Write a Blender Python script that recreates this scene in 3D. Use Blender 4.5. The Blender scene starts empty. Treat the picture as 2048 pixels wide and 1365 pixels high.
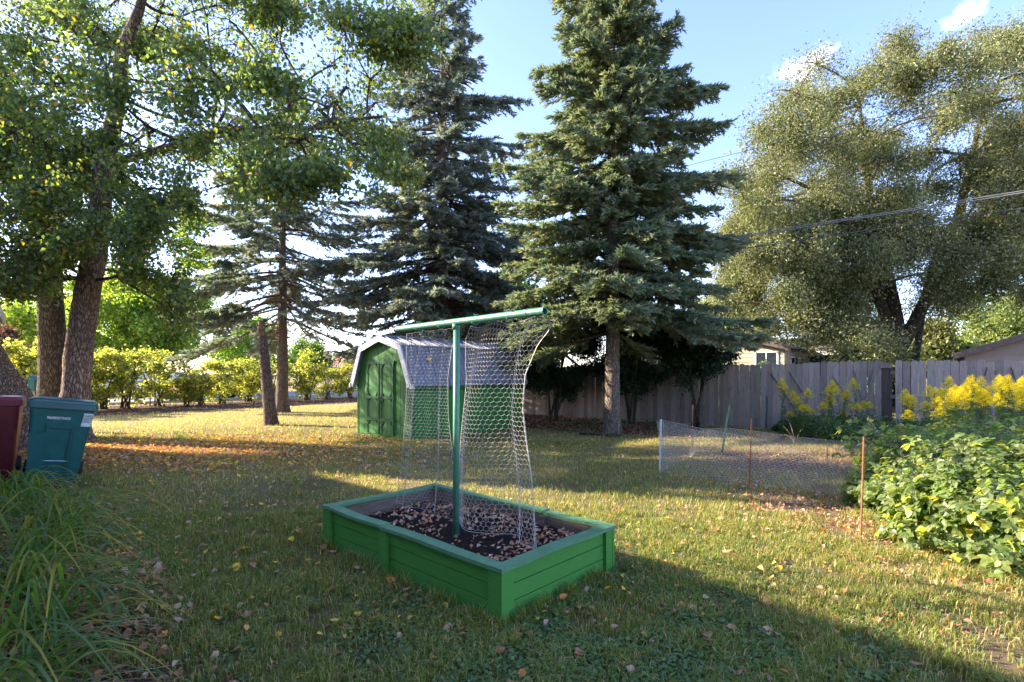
import bpy, math, random
import numpy as np
from mathutils import Vector, Matrix

rnd = random.Random(7)
rng = np.random.default_rng(7)
scene = bpy.context.scene
R = math.radians

# ------------------------------------------------------------------ camera
CAMH = 1.55
cam_d = bpy.data.cameras.new('camera')
cam = bpy.data.objects.new('camera', cam_d)
scene.collection.objects.link(cam)
cam.location = (0, 0, CAMH)
cam.rotation_euler = (R(90), 0, 0)
cam_d.sensor_width = 36
cam_d.lens = 18.28
cam_d.shift_y = 0.033
cam_d.clip_start = 0.05
cam_d.clip_end = 8000
scene.camera = cam

# ------------------------------------------------------------------ light
SUN_EL = 25.0
SUN_DIR = Vector((-0.967 * math.cos(R(SUN_EL)), 0.255 * math.cos(R(SUN_EL)), math.sin(R(SUN_EL))))
sun_d = bpy.data.lights.new('sun', 'SUN')
sun_d.energy = 4.6
sun_d.angle = R(0.55)
sun_d.color = (1.0, 0.87, 0.66)
sun = bpy.data.objects.new('sun', sun_d)
scene.collection.objects.link(sun)
sun.rotation_euler = (-SUN_DIR).to_track_quat('-Z', 'Y').to_euler()

world = bpy.data.worlds.new('World')
scene.world = world
world.use_nodes = True
wn, wl = world.node_tree.nodes, world.node_tree.links
wn.clear()
w_out = wn.new('ShaderNodeOutputWorld')
w_bg = wn.new('ShaderNodeBackground')
w_bg.inputs['Strength'].default_value = 0.15
sky = wn.new('ShaderNodeTexSky')
sky.sky_type = 'NISHITA'
sky.sun_disc = False
sky.sun_elevation = R(SUN_EL)
sky.sun_rotation = math.atan2(SUN_DIR.x, SUN_DIR.y)
sky.air_density = 1.0
sky.dust_density = 0.5
sky.ozone_density = 2.2
tc = wn.new('ShaderNodeTexCoord')
def wmath(op, a, b=None):
    n = wn.new('ShaderNodeMath'); n.operation = op
    for i, v in enumerate((a, b)):
        if v is None: continue
        if isinstance(v, (int, float)): n.inputs[i].default_value = v
        else: wl.new(v, n.inputs[i])
    return n.outputs[0]
w_noise = wn.new('ShaderNodeTexNoise')
w_noise.inputs['Scale'].default_value = 14; w_noise.inputs['Detail'].default_value = 7
w_noise.inputs['Roughness'].default_value = 0.62
wl.new(tc.outputs['Generated'], w_noise.inputs['Vector'])
def cloud(direction, sx, sz, amount):
    d = Vector(direction).normalized()
    sub = wn.new('ShaderNodeVectorMath'); sub.operation = 'SUBTRACT'
    wl.new(tc.outputs['Generated'], sub.inputs[0]); sub.inputs[1].default_value = d
    sc = wn.new('ShaderNodeVectorMath'); sc.operation = 'MULTIPLY'
    wl.new(sub.outputs[0], sc.inputs[0]); sc.inputs[1].default_value = (1 / sx, 1 / sx, 1 / sz)
    ln = wn.new('ShaderNodeVectorMath'); ln.operation = 'LENGTH'
    wl.new(sc.outputs[0], ln.inputs[0])
    m = wmath('SUBTRACT', 1.0, ln.outputs['Value'])
    m = wmath('ADD', m, wmath('MULTIPLY', wmath('SUBTRACT', w_noise.outputs['Fac'], 0.5), 3.4))
    mr = wn.new('ShaderNodeMapRange'); mr.interpolation_type = 'SMOOTHSTEP'
    wl.new(m, mr.inputs['Value'])
    mr.inputs['From Min'].default_value = 0.05; mr.inputs['From Max'].default_value = 0.95
    mr.inputs['To Max'].default_value = amount
    return mr.outputs['Result']
c1 = cloud((0.555, 1, 0.59), 0.05, 0.026, 0.8)
c2 = cloud((0.87, 1, 0.69), 0.038, 0.022, 0.75)
c3 = cloud((-0.09, 1, 0.575), 0.03, 0.04, 0.35)
c4 = cloud((-0.1, 1, 0.40), 0.09, 0.012, 0.3)
cm = wmath('MAXIMUM', wmath('MAXIMUM', c1, c2), wmath('MAXIMUM', c3, c4))
w_mix = wn.new('ShaderNodeMix'); w_mix.data_type = 'RGBA'
wl.new(cm, w_mix.inputs['Factor'])
wl.new(sky.outputs[0], w_mix.inputs['A'])
w_mix.inputs['B'].default_value = (5.2, 5.4, 5.9, 1)
w_tint = wn.new('ShaderNodeMix'); w_tint.data_type = 'RGBA'; w_tint.blend_type = 'MULTIPLY'
w_tint.inputs['Factor'].default_value = 1.0; w_tint.inputs['B'].default_value = (0.87, 0.80, 0.95, 1)
wl.new(w_mix.outputs['Result'], w_tint.inputs['A']); wl.new(w_tint.outputs['Result'], w_bg.inputs['Color'])
wl.new(w_bg.outputs[0], w_out.inputs[0])

scene.view_settings.view_transform = 'Standard'
scene.view_settings.look = 'None'
scene.view_settings.exposure = 2.15
scene.view_settings.gamma = 1
scene.cycles.max_bounces = 6
scene.cycles.diffuse_bounces = 4
scene.cycles.transmission_bounces = 4

# ------------------------------------------------------------------ materials
MATS = {}
def newmat(name):
    m = bpy.data.materials.new(name); m.use_nodes = True
    nt = m.node_tree; nt.nodes.clear()
    out = nt.nodes.new('ShaderNodeOutputMaterial')
    MATS[name] = m
    return m, nt, out

def node(nt, kind, **kw):
    n = nt.nodes.new(kind)
    for k, v in kw.items(): setattr(n, k, v)
    return n

def bsdf(nt, out, rough=0.6, spec=0.4, metal=0.0):
    b = nt.nodes.new('ShaderNodeBsdfPrincipled')
    b.inputs['Roughness'].default_value = rough
    b.inputs['Specular IOR Level'].default_value = spec
    b.inputs['Metallic'].default_value = metal
    nt.links.new(b.outputs[0], out.inputs['Surface'])
    return b

def mixc(nt, fac, a, b, mode='MIX'):
    m = nt.nodes.new('ShaderNodeMix'); m.data_type = 'RGBA'; m.blend_type = mode
    for sock, v in (('Factor', fac), ('A', a), ('B', b)):
        if isinstance(v, (int, float)): m.inputs[sock].default_value = v
        elif isinstance(v, tuple): m.inputs[sock].default_value = (*v, 1) if len(v) == 3 else v
        else: nt.links.new(v, m.inputs[sock])
    return m.outputs['Result']

def noise(nt, scale, detail=4, rough=0.6, vec=None, stretch=None, lo=0.35, hi=0.65, coord='Object'):
    t = nt.nodes.new('ShaderNodeTexCoord')
    v = vec or t.outputs[coord]
    if stretch:
        mp = nt.nodes.new('ShaderNodeMapping'); mp.inputs['Scale'].default_value = stretch
        nt.links.new(v, mp.inputs['Vector']); v = mp.outputs[0]
    n = nt.nodes.new('ShaderNodeTexNoise')
    n.inputs['Scale'].default_value = scale; n.inputs['Detail'].default_value = detail
    n.inputs['Roughness'].default_value = rough
    nt.links.new(v, n.inputs['Vector'])
    mr = nt.nodes.new('ShaderNodeMapRange')
    mr.inputs['From Min'].default_value = lo; mr.inputs['From Max'].default_value = hi
    nt.links.new(n.outputs['Fac'], mr.inputs['Value'])
    return mr.outputs['Result']

def bump(nt, b, h, strength=0.4, dist=0.01):
    n = nt.nodes.new('ShaderNodeBump')
    n.inputs['Strength'].default_value = strength; n.inputs['Distance'].default_value = dist
    nt.links.new(h, n.inputs['Height']); nt.links.new(n.outputs[0], b.inputs['Normal'])

def leaf_mat(name, trans=0.45, gloss=0.06, rough=0.45, tint=(1.0, 1.0, 0.55)):
    m, nt, out = newmat(name)
    a = node(nt, 'ShaderNodeAttribute', attribute_name='Col')
    d = node(nt, 'ShaderNodeBsdfDiffuse'); t = node(nt, 'ShaderNodeBsdfTranslucent'); g = node(nt, 'ShaderNodeBsdfGlossy')
    g.inputs['Roughness'].default_value = rough
    g.inputs['Color'].default_value = (0.9, 0.95, 1, 1)
    nt.links.new(a.outputs['Color'], d.inputs['Color'])
    tcx = mixc(nt, 1.0, a.outputs['Color'], tint, 'MULTIPLY')
    br = node(nt, 'ShaderNodeVectorMath', operation='SCALE'); br.inputs['Scale'].default_value = 2.1
    nt.links.new(tcx, br.inputs[0]); nt.links.new(br.outputs[0], t.inputs['Color'])
    s1 = node(nt, 'ShaderNodeMixShader'); s1.inputs[0].default_value = trans
    nt.links.new(d.outputs[0], s1.inputs[1]); nt.links.new(t.outputs[0], s1.inputs[2])
    s2 = node(nt, 'ShaderNodeMixShader'); s2.inputs[0].default_value = gloss
    nt.links.new(s1.outputs[0], s2.inputs[1]); nt.links.new(g.outputs[0], s2.inputs[2])
    nt.links.new(s2.outputs[0], out.inputs['Surface'])
    return m

leaf_mat('leaf', 0.54, 0.035)
leaf_mat('needle', 0.25, 0.03, 0.5, (1, 1, 0.7))
leaf_mat('grass', 0.38, 0.03, 0.5)
leaf_mat('dead_leaf', 0.22, 0.03, 0.6, (1, 0.9, 0.7))
leaf_mat('flower', 0.4, 0.0)

def bark_mat(name, c1, c2, c3, vs=9.0):
    m, nt, out = newmat(name)
    b = bsdf(nt, out, 0.9, 0.2)
    t = node(nt, 'ShaderNodeTexCoord')
    mp = node(nt, 'ShaderNodeMapping'); mp.inputs['Scale'].default_value = (1, 1, 0.28)
    nt.links.new(t.outputs['Object'], mp.inputs[0])
    nz = node(nt, 'ShaderNodeTexNoise'); nz.inputs['Scale'].default_value = 6; nz.inputs['Detail'].default_value = 6
    nt.links.new(mp.outputs[0], nz.inputs['Vector'])
    wv = node(nt, 'ShaderNodeVectorMath', operation='ADD')
    sc = node(nt, 'ShaderNodeVectorMath', operation='SCALE'); sc.inputs['Scale'].default_value = 0.22
    nt.links.new(nz.outputs['Color'], sc.inputs[0]); nt.links.new(mp.outputs[0], wv.inputs[0]); nt.links.new(sc.outputs[0], wv.inputs[1])
    vo = node(nt, 'ShaderNodeTexVoronoi', feature='DISTANCE_TO_EDGE'); vo.inputs['Scale'].default_value = vs * 2.2
    nt.links.new(wv.outputs[0], vo.inputs['Vector'])
    mr = node(nt, 'ShaderNodeMapRange'); mr.inputs['From Max'].default_value = 0.22
    nt.links.new(vo.outputs['Distance'], mr.inputs['Value'])
    col = mixc(nt, noise(nt, 30, 5), c1, c2)
    col = mixc(nt, noise(nt, 2.2, 4), col, c3)
    col = mixc(nt, mr.outputs['Result'], tuple(v * 0.38 for v in c1), col)
    nt.links.new(col, b.inputs['Base Color'])
    bump(nt, b, mr.outputs['Result'], 0.9, 0.03)
    return m

bark_mat('bark_birch', (0.27, 0.175, 0.13), (0.46, 0.32, 0.25), (0.36, 0.26, 0.20))
bark_mat('bark_dark', (0.10, 0.075, 0.055), (0.17, 0.13, 0.10), (0.12, 0.10, 0.07))
bark_mat('bark_spruce', (0.25, 0.18, 0.145), (0.38, 0.29, 0.24), (0.3, 0.245, 0.2), 14)
bark_mat('bark_snag', (0.19, 0.135, 0.115), (0.30, 0.23, 0.2), (0.24, 0.18, 0.16), 12)
bark_mat('bare_wood', (0.33, 0.22, 0.13), (0.42, 0.3, 0.2), (0.3, 0.16, 0.08), 6)
bark_mat('twig', (0.15, 0.095, 0.065), (0.22, 0.15, 0.11), (0.17, 0.12, 0.09), 14)
bark_mat('twig_warm', (0.24, 0.15, 0.10), (0.34, 0.23, 0.16), (0.28, 0.19, 0.13), 14)
bark_mat('twig_grey', (0.20, 0.16, 0.13), (0.30, 0.25, 0.2), (0.24, 0.2, 0.16), 14)

def paint_mat(name, col, col2, grain=(1, 1, 1), rough=0.55, wear=None, wearamt=0.62, scale=10, spec=0.35, bst=0.25):
    m, nt, out = newmat(name)
    b = bsdf(nt, out, rough, spec)
    c = mixc(nt, noise(nt, scale, 5, 0.6, stretch=grain), col, col2)
    f = noise(nt, scale * 3, 6, 0.7, stretch=grain, lo=0.3, hi=0.7)
    if wear:
        c = mixc(nt, noise(nt, scale * 1.7, 8, 0.72, stretch=grain, lo=wearamt, hi=wearamt + 0.06), c, wear)
    nt.links.new(c, b.inputs['Base Color'])
    bump(nt, b, f, bst, 0.004)
    return m

paint_mat('green_paint', (0.048, 0.215, 0.034), (0.07, 0.265, 0.05), (1.2, 1.2, 32), 0.6, (0.14, 0.13, 0.10), 0.685, 6, bst=0.1)
paint_mat('green_rim', (0.085, 0.21, 0.10), (0.125, 0.26, 0.14), (1.4, 1.4, 6), 0.62, (0.13, 0.14, 0.12), 0.67, 8, bst=0.5)
paint_mat('shed_green', (0.03, 0.17, 0.028), (0.045, 0.21, 0.042), (6, 6, 0.6), 0.6, None, 0.7, 5)
paint_mat('shed_trim_green', (0.012, 0.10, 0.028), (0.02, 0.13, 0.038), (2, 2, 2), 0.6, None, 0.7, 5)
paint_mat('pole_green', (0.05, 0.20, 0.125), (0.085, 0.27, 0.18), (3, 3, 1), 0.42, (0.16, 0.12, 0.08), 0.69, 14, spec=0.5)
paint_mat('inner_wood', (0.12, 0.085, 0.065), (0.20, 0.15, 0.12), (1, 1, 8), 0.9, None, 0.7, 8)
paint_mat('grey_wood', (0.26, 0.23, 0.22), (0.38, 0.34, 0.32), (8, 8, 0.7), 0.9, None, 0.7, 6)
paint_mat('stake_white', (0.55, 0.60, 0.58), (0.7, 0.72, 0.7), (1, 1, 1), 0.5, (0.25, 0.18, 0.12), 0.66, 20)
paint_mat('stake_green', (0.012, 0.07, 0.045), (0.02, 0.1, 0.06), (1, 1, 1), 0.5)
paint_mat('rust', (0.22, 0.075, 0.035), (0.33, 0.14, 0.075), (1, 1, 1), 0.85, (0.12, 0.05, 0.03), 0.6, 25)
paint_mat('teal_plastic', (0.003, 0.075, 0.07), (0.006, 0.095, 0.088), (1, 1, 1), 0.42, (0.03, 0.13, 0.12), 0.72, 9, spec=0.4, bst=0.08)
paint_mat('teal_lid', (0.004, 0.06, 0.07), (0.008, 0.08, 0.09), (1, 1, 1), 0.33, None, 0.7, 9, spec=0.6, bst=0.08)
paint_mat('red_plastic', (0.16, 0.008, 0.018), (0.21, 0.014, 0.028), (1, 1, 1), 0.4, None, 0.7, 9, spec=0.5, bst=0.08)
paint_mat('black_plastic', (0.015, 0.015, 0.016), (0.03, 0.03, 0.03), (1, 1, 1), 0.5)
paint_mat('white_paint', (0.72, 0.73, 0.74), (0.8, 0.8, 0.8), (1, 1, 1), 0.5)
paint_mat('label_white', (0.5, 0.56, 0.56), (0.62, 0.66, 0.66), (1, 1, 1), 0.5)
paint_mat('ink', (0.02, 0.06, 0.06), (0.03, 0.07, 0.07), (1, 1, 1), 0.5)
paint_mat('siding_tan', (0.42, 0.36, 0.27), (0.48, 0.41, 0.31), (1, 1, 1), 0.6, None, 0.7, 2, bst=0.05)
paint_mat('siding_brown', (0.27, 0.20, 0.16), (0.32, 0.25, 0.2), (1, 1, 1), 0.6, None, 0.7, 2, bst=0.05)
paint_mat('siding_white', (0.55, 0.54, 0.50), (0.62, 0.61, 0.58), (1, 1, 1), 0.6, None, 0.7, 2, bst=0.05)
paint_mat('stucco', (0.5, 0.42, 0.32), (0.58, 0.48, 0.38), (1, 1, 1), 0.8, None, 0.7, 8)
paint_mat('shingle_grey', (0.13, 0.115, 0.11), (0.2, 0.18, 0.17), (6, 6, 6), 0.9, None, 0.7, 10)
paint_mat('shingle_red', (0.36, 0.12, 0.08), (0.44, 0.18, 0.13), (6, 6, 6), 0.9, None, 0.7, 10)
paint_mat('fascia', (0.10, 0.075, 0.06), (0.15, 0.11, 0.09), (1, 1, 1), 0.7)
paint_mat('car_red', (0.30, 0.012, 0.015), (0.32, 0.015, 0.018), (1, 1, 1), 0.25, None, 0.7, 3, spec=0.6, bst=0.0)
paint_mat('concrete', (0.42, 0.40, 0.37), (0.52, 0.5, 0.46), (1, 1, 1), 0.9, None, 0.7, 3)
paint_mat('asphalt', (0.20, 0.20, 0.20), (0.26, 0.26, 0.26), (1, 1, 1), 0.9, None, 0.7, 2)
paint_mat('cable', (0.05, 0.05, 0.055), (0.09, 0.09, 0.09), (1, 1, 1), 0.5)
paint_mat('cable_grey', (0.16, 0.16, 0.165), (0.22, 0.22, 0.225), (1, 1, 1), 0.45)

def simple(name, col, rough, metal=0.0, spec=0.5):
    m, nt, out = newmat(name)
    b = bsdf(nt, out, rough, spec, metal)
    c = mixc(nt, noise(nt, 12, 4), tuple(v * 0.85 for v in col), tuple(min(1, v * 1.12) for v in col))
    nt.links.new(c, b.inputs['Base Color'])
    return m
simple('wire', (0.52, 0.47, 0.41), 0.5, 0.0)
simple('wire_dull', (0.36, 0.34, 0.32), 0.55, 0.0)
simple('glass', (0.03, 0.04, 0.05), 0.06, 0.0, 0.8)
simple('chrome', (0.7, 0.7, 0.7), 0.2, 1.0)
simple('tyre', (0.02, 0.02, 0.02), 0.8)
simple('rim', (0.5, 0.5, 0.52), 0.3, 0.8)

def metal_roof():
    m, nt, out = newmat('metal_roof')
    b = bsdf(nt, out, 0.42, 0.5, 0.45)
    c = mixc(nt, noise(nt, 5, 5, stretch=(3, 0.8, 1)), (0.22, 0.24, 0.33), (0.33, 0.35, 0.44))
    c = mixc(nt, noise(nt, 11, 7, 0.7, lo=0.58, hi=0.68), c, (0.42, 0.40, 0.40))
    nt.links.new(c, b.inputs['Base Color'])
    m, nt, out = newmat('roof_trim')
    b = bsdf(nt, out, 0.4, 0.5, 0.3)
    c = mixc(nt, noise(nt, 9, 6, 0.7), (0.46, 0.49, 0.54), (0.62, 0.65, 0.7))
    nt.links.new(c, b.inputs['Base Color'])
metal_roof()

def fence_mat():
    m, nt, out = newmat('fence_wood')
    b = bsdf(nt, out, 0.92, 0.15)
    a = node(nt, 'ShaderNodeAttribute', attribute_name='Col')
    g = noise(nt, 9, 7, 0.7, stretch=(9, 9, 0.45), lo=0.3, hi=0.7)
    c = mixc(nt, g, (0.62, 0.60, 0.58), (1.2, 1.18, 1.16))
    c = mixc(nt, 1.0, a.outputs['Color'], c, 'MULTIPLY')
    c = mixc(nt, noise(nt, 2.4, 6, 0.7, stretch=(3, 3, 0.5), lo=0.56, hi=0.75), c, (0.13, 0.10, 0.09))
    nt.links.new(c, b.inputs['Base Color'])
    bump(nt, b, g, 0.5, 0.006)
fence_mat()

def ground_mat():
    m, nt, out = newmat('lawn_ground')
    b = bsdf(nt, out, 0.95, 0.1)
    a = node(nt, 'ShaderNodeAttribute', attribute_name='Zone')
    sp = node(nt, 'ShaderNodeSeparateColor'); nt.links.new(a.outputs['Color'], sp.inputs[0])
    green = mixc(nt, noise(nt, 14, 8, 0.75), (0.12, 0.095, 0.045), (0.22, 0.175, 0.075))
    green = mixc(nt, noise(nt, 60, 5, 0.7, lo=0.5, hi=0.68), green, (0.26, 0.20, 0.10))
    dry = mixc(nt, noise(nt, 26, 8, 0.75), (0.47, 0.35, 0.18), (0.28, 0.23, 0.09))
    dry = mixc(nt, noise(nt, 90, 5, 0.7, lo=0.55, hi=0.7), dry, (0.45, 0.32, 0.16))
    mul = mixc(nt, noise(nt, 34, 8, 0.8), (0.05, 0.032, 0.022), (0.17, 0.105, 0.07))
    mul = mixc(nt, noise(nt, 55, 6, 0.7, lo=0.56, hi=0.66), mul, (0.30, 0.19, 0.12))
    soil = mixc(nt, noise(nt, 22, 8, 0.8), (0.16, 0.11, 0.075), (0.31, 0.22, 0.15))
    c = mixc(nt, sp.outputs[1], green, dry)
    c = mixc(nt, sp.outputs[2], c, soil)
    c = mixc(nt, sp.outputs[0], c, mul)
    nt.links.new(c, b.inputs['Base Color'])
    bump(nt, b, noise(nt, 45, 6, 0.7, lo=0.3, hi=0.7), 0.8, 0.03)
    m, nt, out = newmat('soil_dark')
    b = bsdf(nt, out, 0.95, 0.15)
    c = mixc(nt, noise(nt, 40, 8, 0.8), (0.014, 0.011, 0.010), (0.055, 0.04, 0.033))
    nt.links.new(c, b.inputs['Base Color'])
    bump(nt, b, noise(nt, 40, 8, 0.8, lo=0.3, hi=0.7), 1.0, 0.03)
ground_mat()

# ------------------------------------------------------------------ helpers
COL = scene.collection
def setp(o, label=None, cat=None, group=None, kind=None):
    if label: o['label'] = label
    if cat: o['category'] = cat
    if group: o['group'] = group
    if kind: o['kind'] = kind
    return o

def empty(name, loc, label, cat, group=None, rz=0.0):
    o = bpy.data.objects.new(name, None); o.empty_display_size = 0.2
    COL.objects.link(o); o.location = loc; o.rotation_euler = (0, 0, rz)
    return setp(o, label, cat, group)

class Acc:
    """collects verts/faces (numpy) and links them as one mesh object"""
    def __init__(s): s.V, s.T, s.Q, s.C, s.n = [], [], [], [], 0
    def add(s, V, T=None, Q=None, C=None):
        V = np.asarray(V, dtype=np.float64).reshape(-1, 3)
        if T is not None and len(T): s.T.append(np.asarray(T, dtype=np.int64).reshape(-1, 3) + s.n)
        if Q is not None and len(Q): s.Q.append(np.asarray(Q, dtype=np.int64).reshape(-1, 4) + s.n)
        if C is None: C = np.ones((len(V), 3))
        C = np.asarray(C, dtype=np.float64)
        if C.ndim == 1: C = np.tile(C, (len(V), 1))
        s.V.append(V); s.C.append(C); s.n += len(V)
        return s
    def box(s, x0, x1, y0, y1, z0, z1, C=None):
        v = [(x, y, z) for z in (z0, z1) for y in (y0, y1) for x in (x0, x1)]
        q = [(0, 2, 3, 1), (4, 5, 7, 6), (0, 1, 5, 4), (2, 6, 7, 3), (0, 4, 6, 2), (1, 3, 7, 5)]
        return s.add(v, Q=q, C=C)
    def obox(s, o, ax, ay, az, C=None):
        """box from origin o along three edge vectors"""
        o, ax, ay, az = (np.array(t, float) for t in (o, ax, ay, az))
        v = [o + i * ax + j * ay + k * az for k in (0, 1) for j in (0, 1) for i in (0, 1)]
        q = [(0, 2, 3, 1), (4, 5, 7, 6), (0, 1, 5, 4), (2, 6, 7, 3), (0, 4, 6, 2), (1, 3, 7, 5)]
        return s.add(v, Q=q, C=C)
    def bar(s, a, b, w, t, C=None, side=None):
        a, b = np.array(a, float), np.array(b, float)
        d = b - a; L = np.linalg.norm(d); d /= L
        side = np.array(side if side is not None else (0, 0, 1), float)
        u = np.cross(d, side); u /= max(1e-9, np.linalg.norm(u)); w2 = np.cross(u, d)
        return s.obox(a - u * t / 2 - w2 * w / 2, d * L, u * t, w2 * w, C)
    def tube(s, P, rad, sides=8, C=None, caps=True):
        P = np.asarray(P, float); k = len(P)
        rad = np.broadcast_to(np.asarray(rad, float), (k,))
        V, Q = btubes(P[None], rad[None], sides)
        T = []
        if caps:
            c0 = len(V); V = np.vstack([V, P[:1], P[-1:]])
            for i in range(sides):
                j = (i + 1) % sides
                T += [(c0, j, i), (c0 + 1, (k - 1) * sides + i, (k - 1) * sides + j)]
        return s.add(V, T=T, Q=Q, C=C)
    def build(s, name, mat, parent=None, smooth=False, col=False):
        V = np.vstack(s.V).astype(np.float32)
        T = np.vstack(s.T) if s.T else np.zeros((0, 3), int)
        Q = np.vstack(s.Q) if s.Q else np.zeros((0, 4), int)
        me = bpy.data.meshes.new(name)
        me.vertices.add(len(V)); me.vertices.foreach_set('co', V.ravel())
        nl = T.size + Q.size
        me.loops.add(nl); me.loops.foreach_set('vertex_index', np.concatenate([T.ravel(), Q.ravel()]).astype(np.int32))
        nf = len(T) + len(Q)
        me.polygons.add(nf)
        st = np.concatenate([np.arange(len(T)) * 3, T.size + np.arange(len(Q)) * 4]).astype(np.int32)
        me.polygons.foreach_set('loop_start', st)
        me.polygons.foreach_set('use_smooth', np.full(nf, bool(smooth)))
        if col:
            at = me.attributes.new('Col', 'FLOAT_COLOR', 'POINT')
            cc = np.ones((len(V), 4), np.float32); cc[:, :3] = np.vstack(s.C)
            at.data.foreach_set('color', cc.ravel())
        me.update(calc_edges=True)
        me.validate()
        me.materials.append(MATS[mat])
        o = bpy.data.objects.new(name, me); COL.objects.link(o)
        if parent: o.parent = parent
        return o

def norm(v): return v / np.maximum(np.linalg.norm(v, axis=-1, keepdims=True), 1e-9)

def btubes(P, Rr, sides):
    """P (n,k,3), Rr (n,k) -> verts, quads"""
    n, k, _ = P.shape
    T = np.gradient(P, axis=1); T = norm(T)
    ref = np.zeros_like(T); ref[..., 2] = 1
    par = np.abs(T[:, :1, 2:3]) > 0.75
    ref = np.where(par, np.array([1.0, 0, 0]), ref)
    A = norm(np.cross(T, ref)); B = np.cross(T, A)
    an = np.arange(sides) / sides * 2 * np.pi
    V = P[:, :, None] + Rr[:, :, None, None] * (A[:, :, None] * np.cos(an)[:, None] + B[:, :, None] * np.sin(an)[:, None])
    idx = np.arange(n * k * sides).reshape(n, k, sides)
    a = idx[:, :-1]; b = idx[:, 1:]
    Q = np.stack([a, np.roll(a, -1, 2), np.roll(b, -1, 2), b], -1)
    return V.reshape(-1, 3), Q.reshape(-1, 4)

def rand_dirs(n):
    v = rng.normal(size=(n, 3)); return norm(v)

def kites(P, D, N, L, W, fold=0.18):
    """simple folded leaf: base, left, tip, right"""
    S = norm(np.cross(D, N)); N2 = np.cross(S, D)
    L = np.asarray(L).reshape(-1, 1) * np.ones((len(P), 1)); W = np.asarray(W).reshape(-1, 1) * np.ones((len(P), 1))
    mid = P + D * L * 0.42 + N2 * W * fold
    V = np.stack([P, mid - S * W / 2, P + D * L, mid + S * W / 2], 1)
    i = np.arange(len(P))[:, None] * 4
    T = np.concatenate([i + [0, 2, 1], i + [0, 3, 2]])
    return V.reshape(-1, 3), T

def leaves8(P, D, N, L, W, fold=0.12, droop=0.25):
    """leaf with a midrib and rounded outline (8 verts)"""
    S = norm(np.cross(D, N)); N2 = np.cross(S, D)
    L = np.asarray(L).reshape(-1, 1) * np.ones((len(P), 1)); W = np.asarray(W).reshape(-1, 1) * np.ones((len(P), 1))
    def pt(u, v):
        return P + D * L * u + S * W * v + N2 * (abs(v) * 2 * W * fold - droop * L * u * u)
    V = np.stack([pt(0, 0), pt(0.28, -0.5), pt(0.30, 0), pt(0.28, 0.5), pt(0.66, -0.38), pt(0.68, 0), pt(0.66, 0.38), pt(1, 0)], 1)
    i = np.arange(len(P))[:, None] * 8
    T = np.concatenate([i + [0, 2, 1], i + [0, 3, 2], i + [4, 5, 7], i + [5, 6, 7]])
    Q = np.concatenate([i + [1, 2, 5, 4], i + [2, 3, 6, 5]])
    return V.reshape(-1, 3), T, Q

def palette(n, cols, weights, jit=0.18):
    cols = np.array(cols, float); w = np.array(weights, float); w /= w.sum()
    c = cols[rng.choice(len(cols), n, p=w)]
    return c * (1 + rng.normal(size=(n, 1)) * jit).clip(0.4, 1.8) * (1 + rng.normal(size=(n, 3)) * 0.05)

_t = rng.random((64, 64))
def vnoise(x, y, s):
    x = np.asarray(x) * s + 1000; y = np.asarray(y) * s + 1000
    xi = np.floor(x).astype(int); yi = np.floor(y).astype(int)
    fx = x - xi; fy = y - yi; fx = fx * fx * (3 - 2 * fx); fy = fy * fy * (3 - 2 * fy)
    g = lambda a, b: _t[a % 64, b % 64]
    return (g(xi, yi) * (1 - fx) + g(xi + 1, yi) * fx) * (1 - fy) + (g(xi, yi + 1) * (1 - fx) + g(xi + 1, yi + 1) * fx) * fy
def fbm(x, y, s): return (vnoise(x, y, s) + 0.5 * vnoise(x, y, s * 2.1) + 0.25 * vnoise(x, y, s * 4.3)) / 1.75

# layout directions
FU = np.array([0.78, -0.62, 0.0]); FV = np.array([0.62, 0.78, 0.0])      # along the fence / away from the camera
SU = np.array([0.76, -0.65, 0.0]); SV = np.array([0.65, 0.76, 0.0])
BU = np.array([0.731, -0.682, 0.0]); BV = np.array([0.682, 0.731, 0.0])
BC = np.array([-0.453, 4.425])
SHED0 = np.array([-4.08, 13.8])
def px(x, y, Z):   # point seen at a photo position at a known distance, used to measure the layout
    return np.array([(x - 1024) / 1040 * Z, Z, CAMH - (y - 750) / 1040 * Z])
def bed_local(x, y):
    dx, dy = x - BC[0], y - BC[1]
    return dx * BU[0] + dy * BU[1], dx * BV[0] + dy * BV[1]
def shed_local(x, y):
    dx, dy = x - SHED0[0], y - SHED0[1]
    return dx * SU[0] + dy * SU[1], dx * SV[0] + dy * SV[1]
def fence_dist(x, y): return (20.6 - 0.8 * x - y) / 1.28
def hedge_dist(x, y): return (x + 18.4) * 0.81 - (y - 23.4) * 0.58
def house_c(x, y): return y + 1.1 * x
SS = lambda a, b, v: np.clip((v - a) / (b - a), 0, 1)

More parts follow.
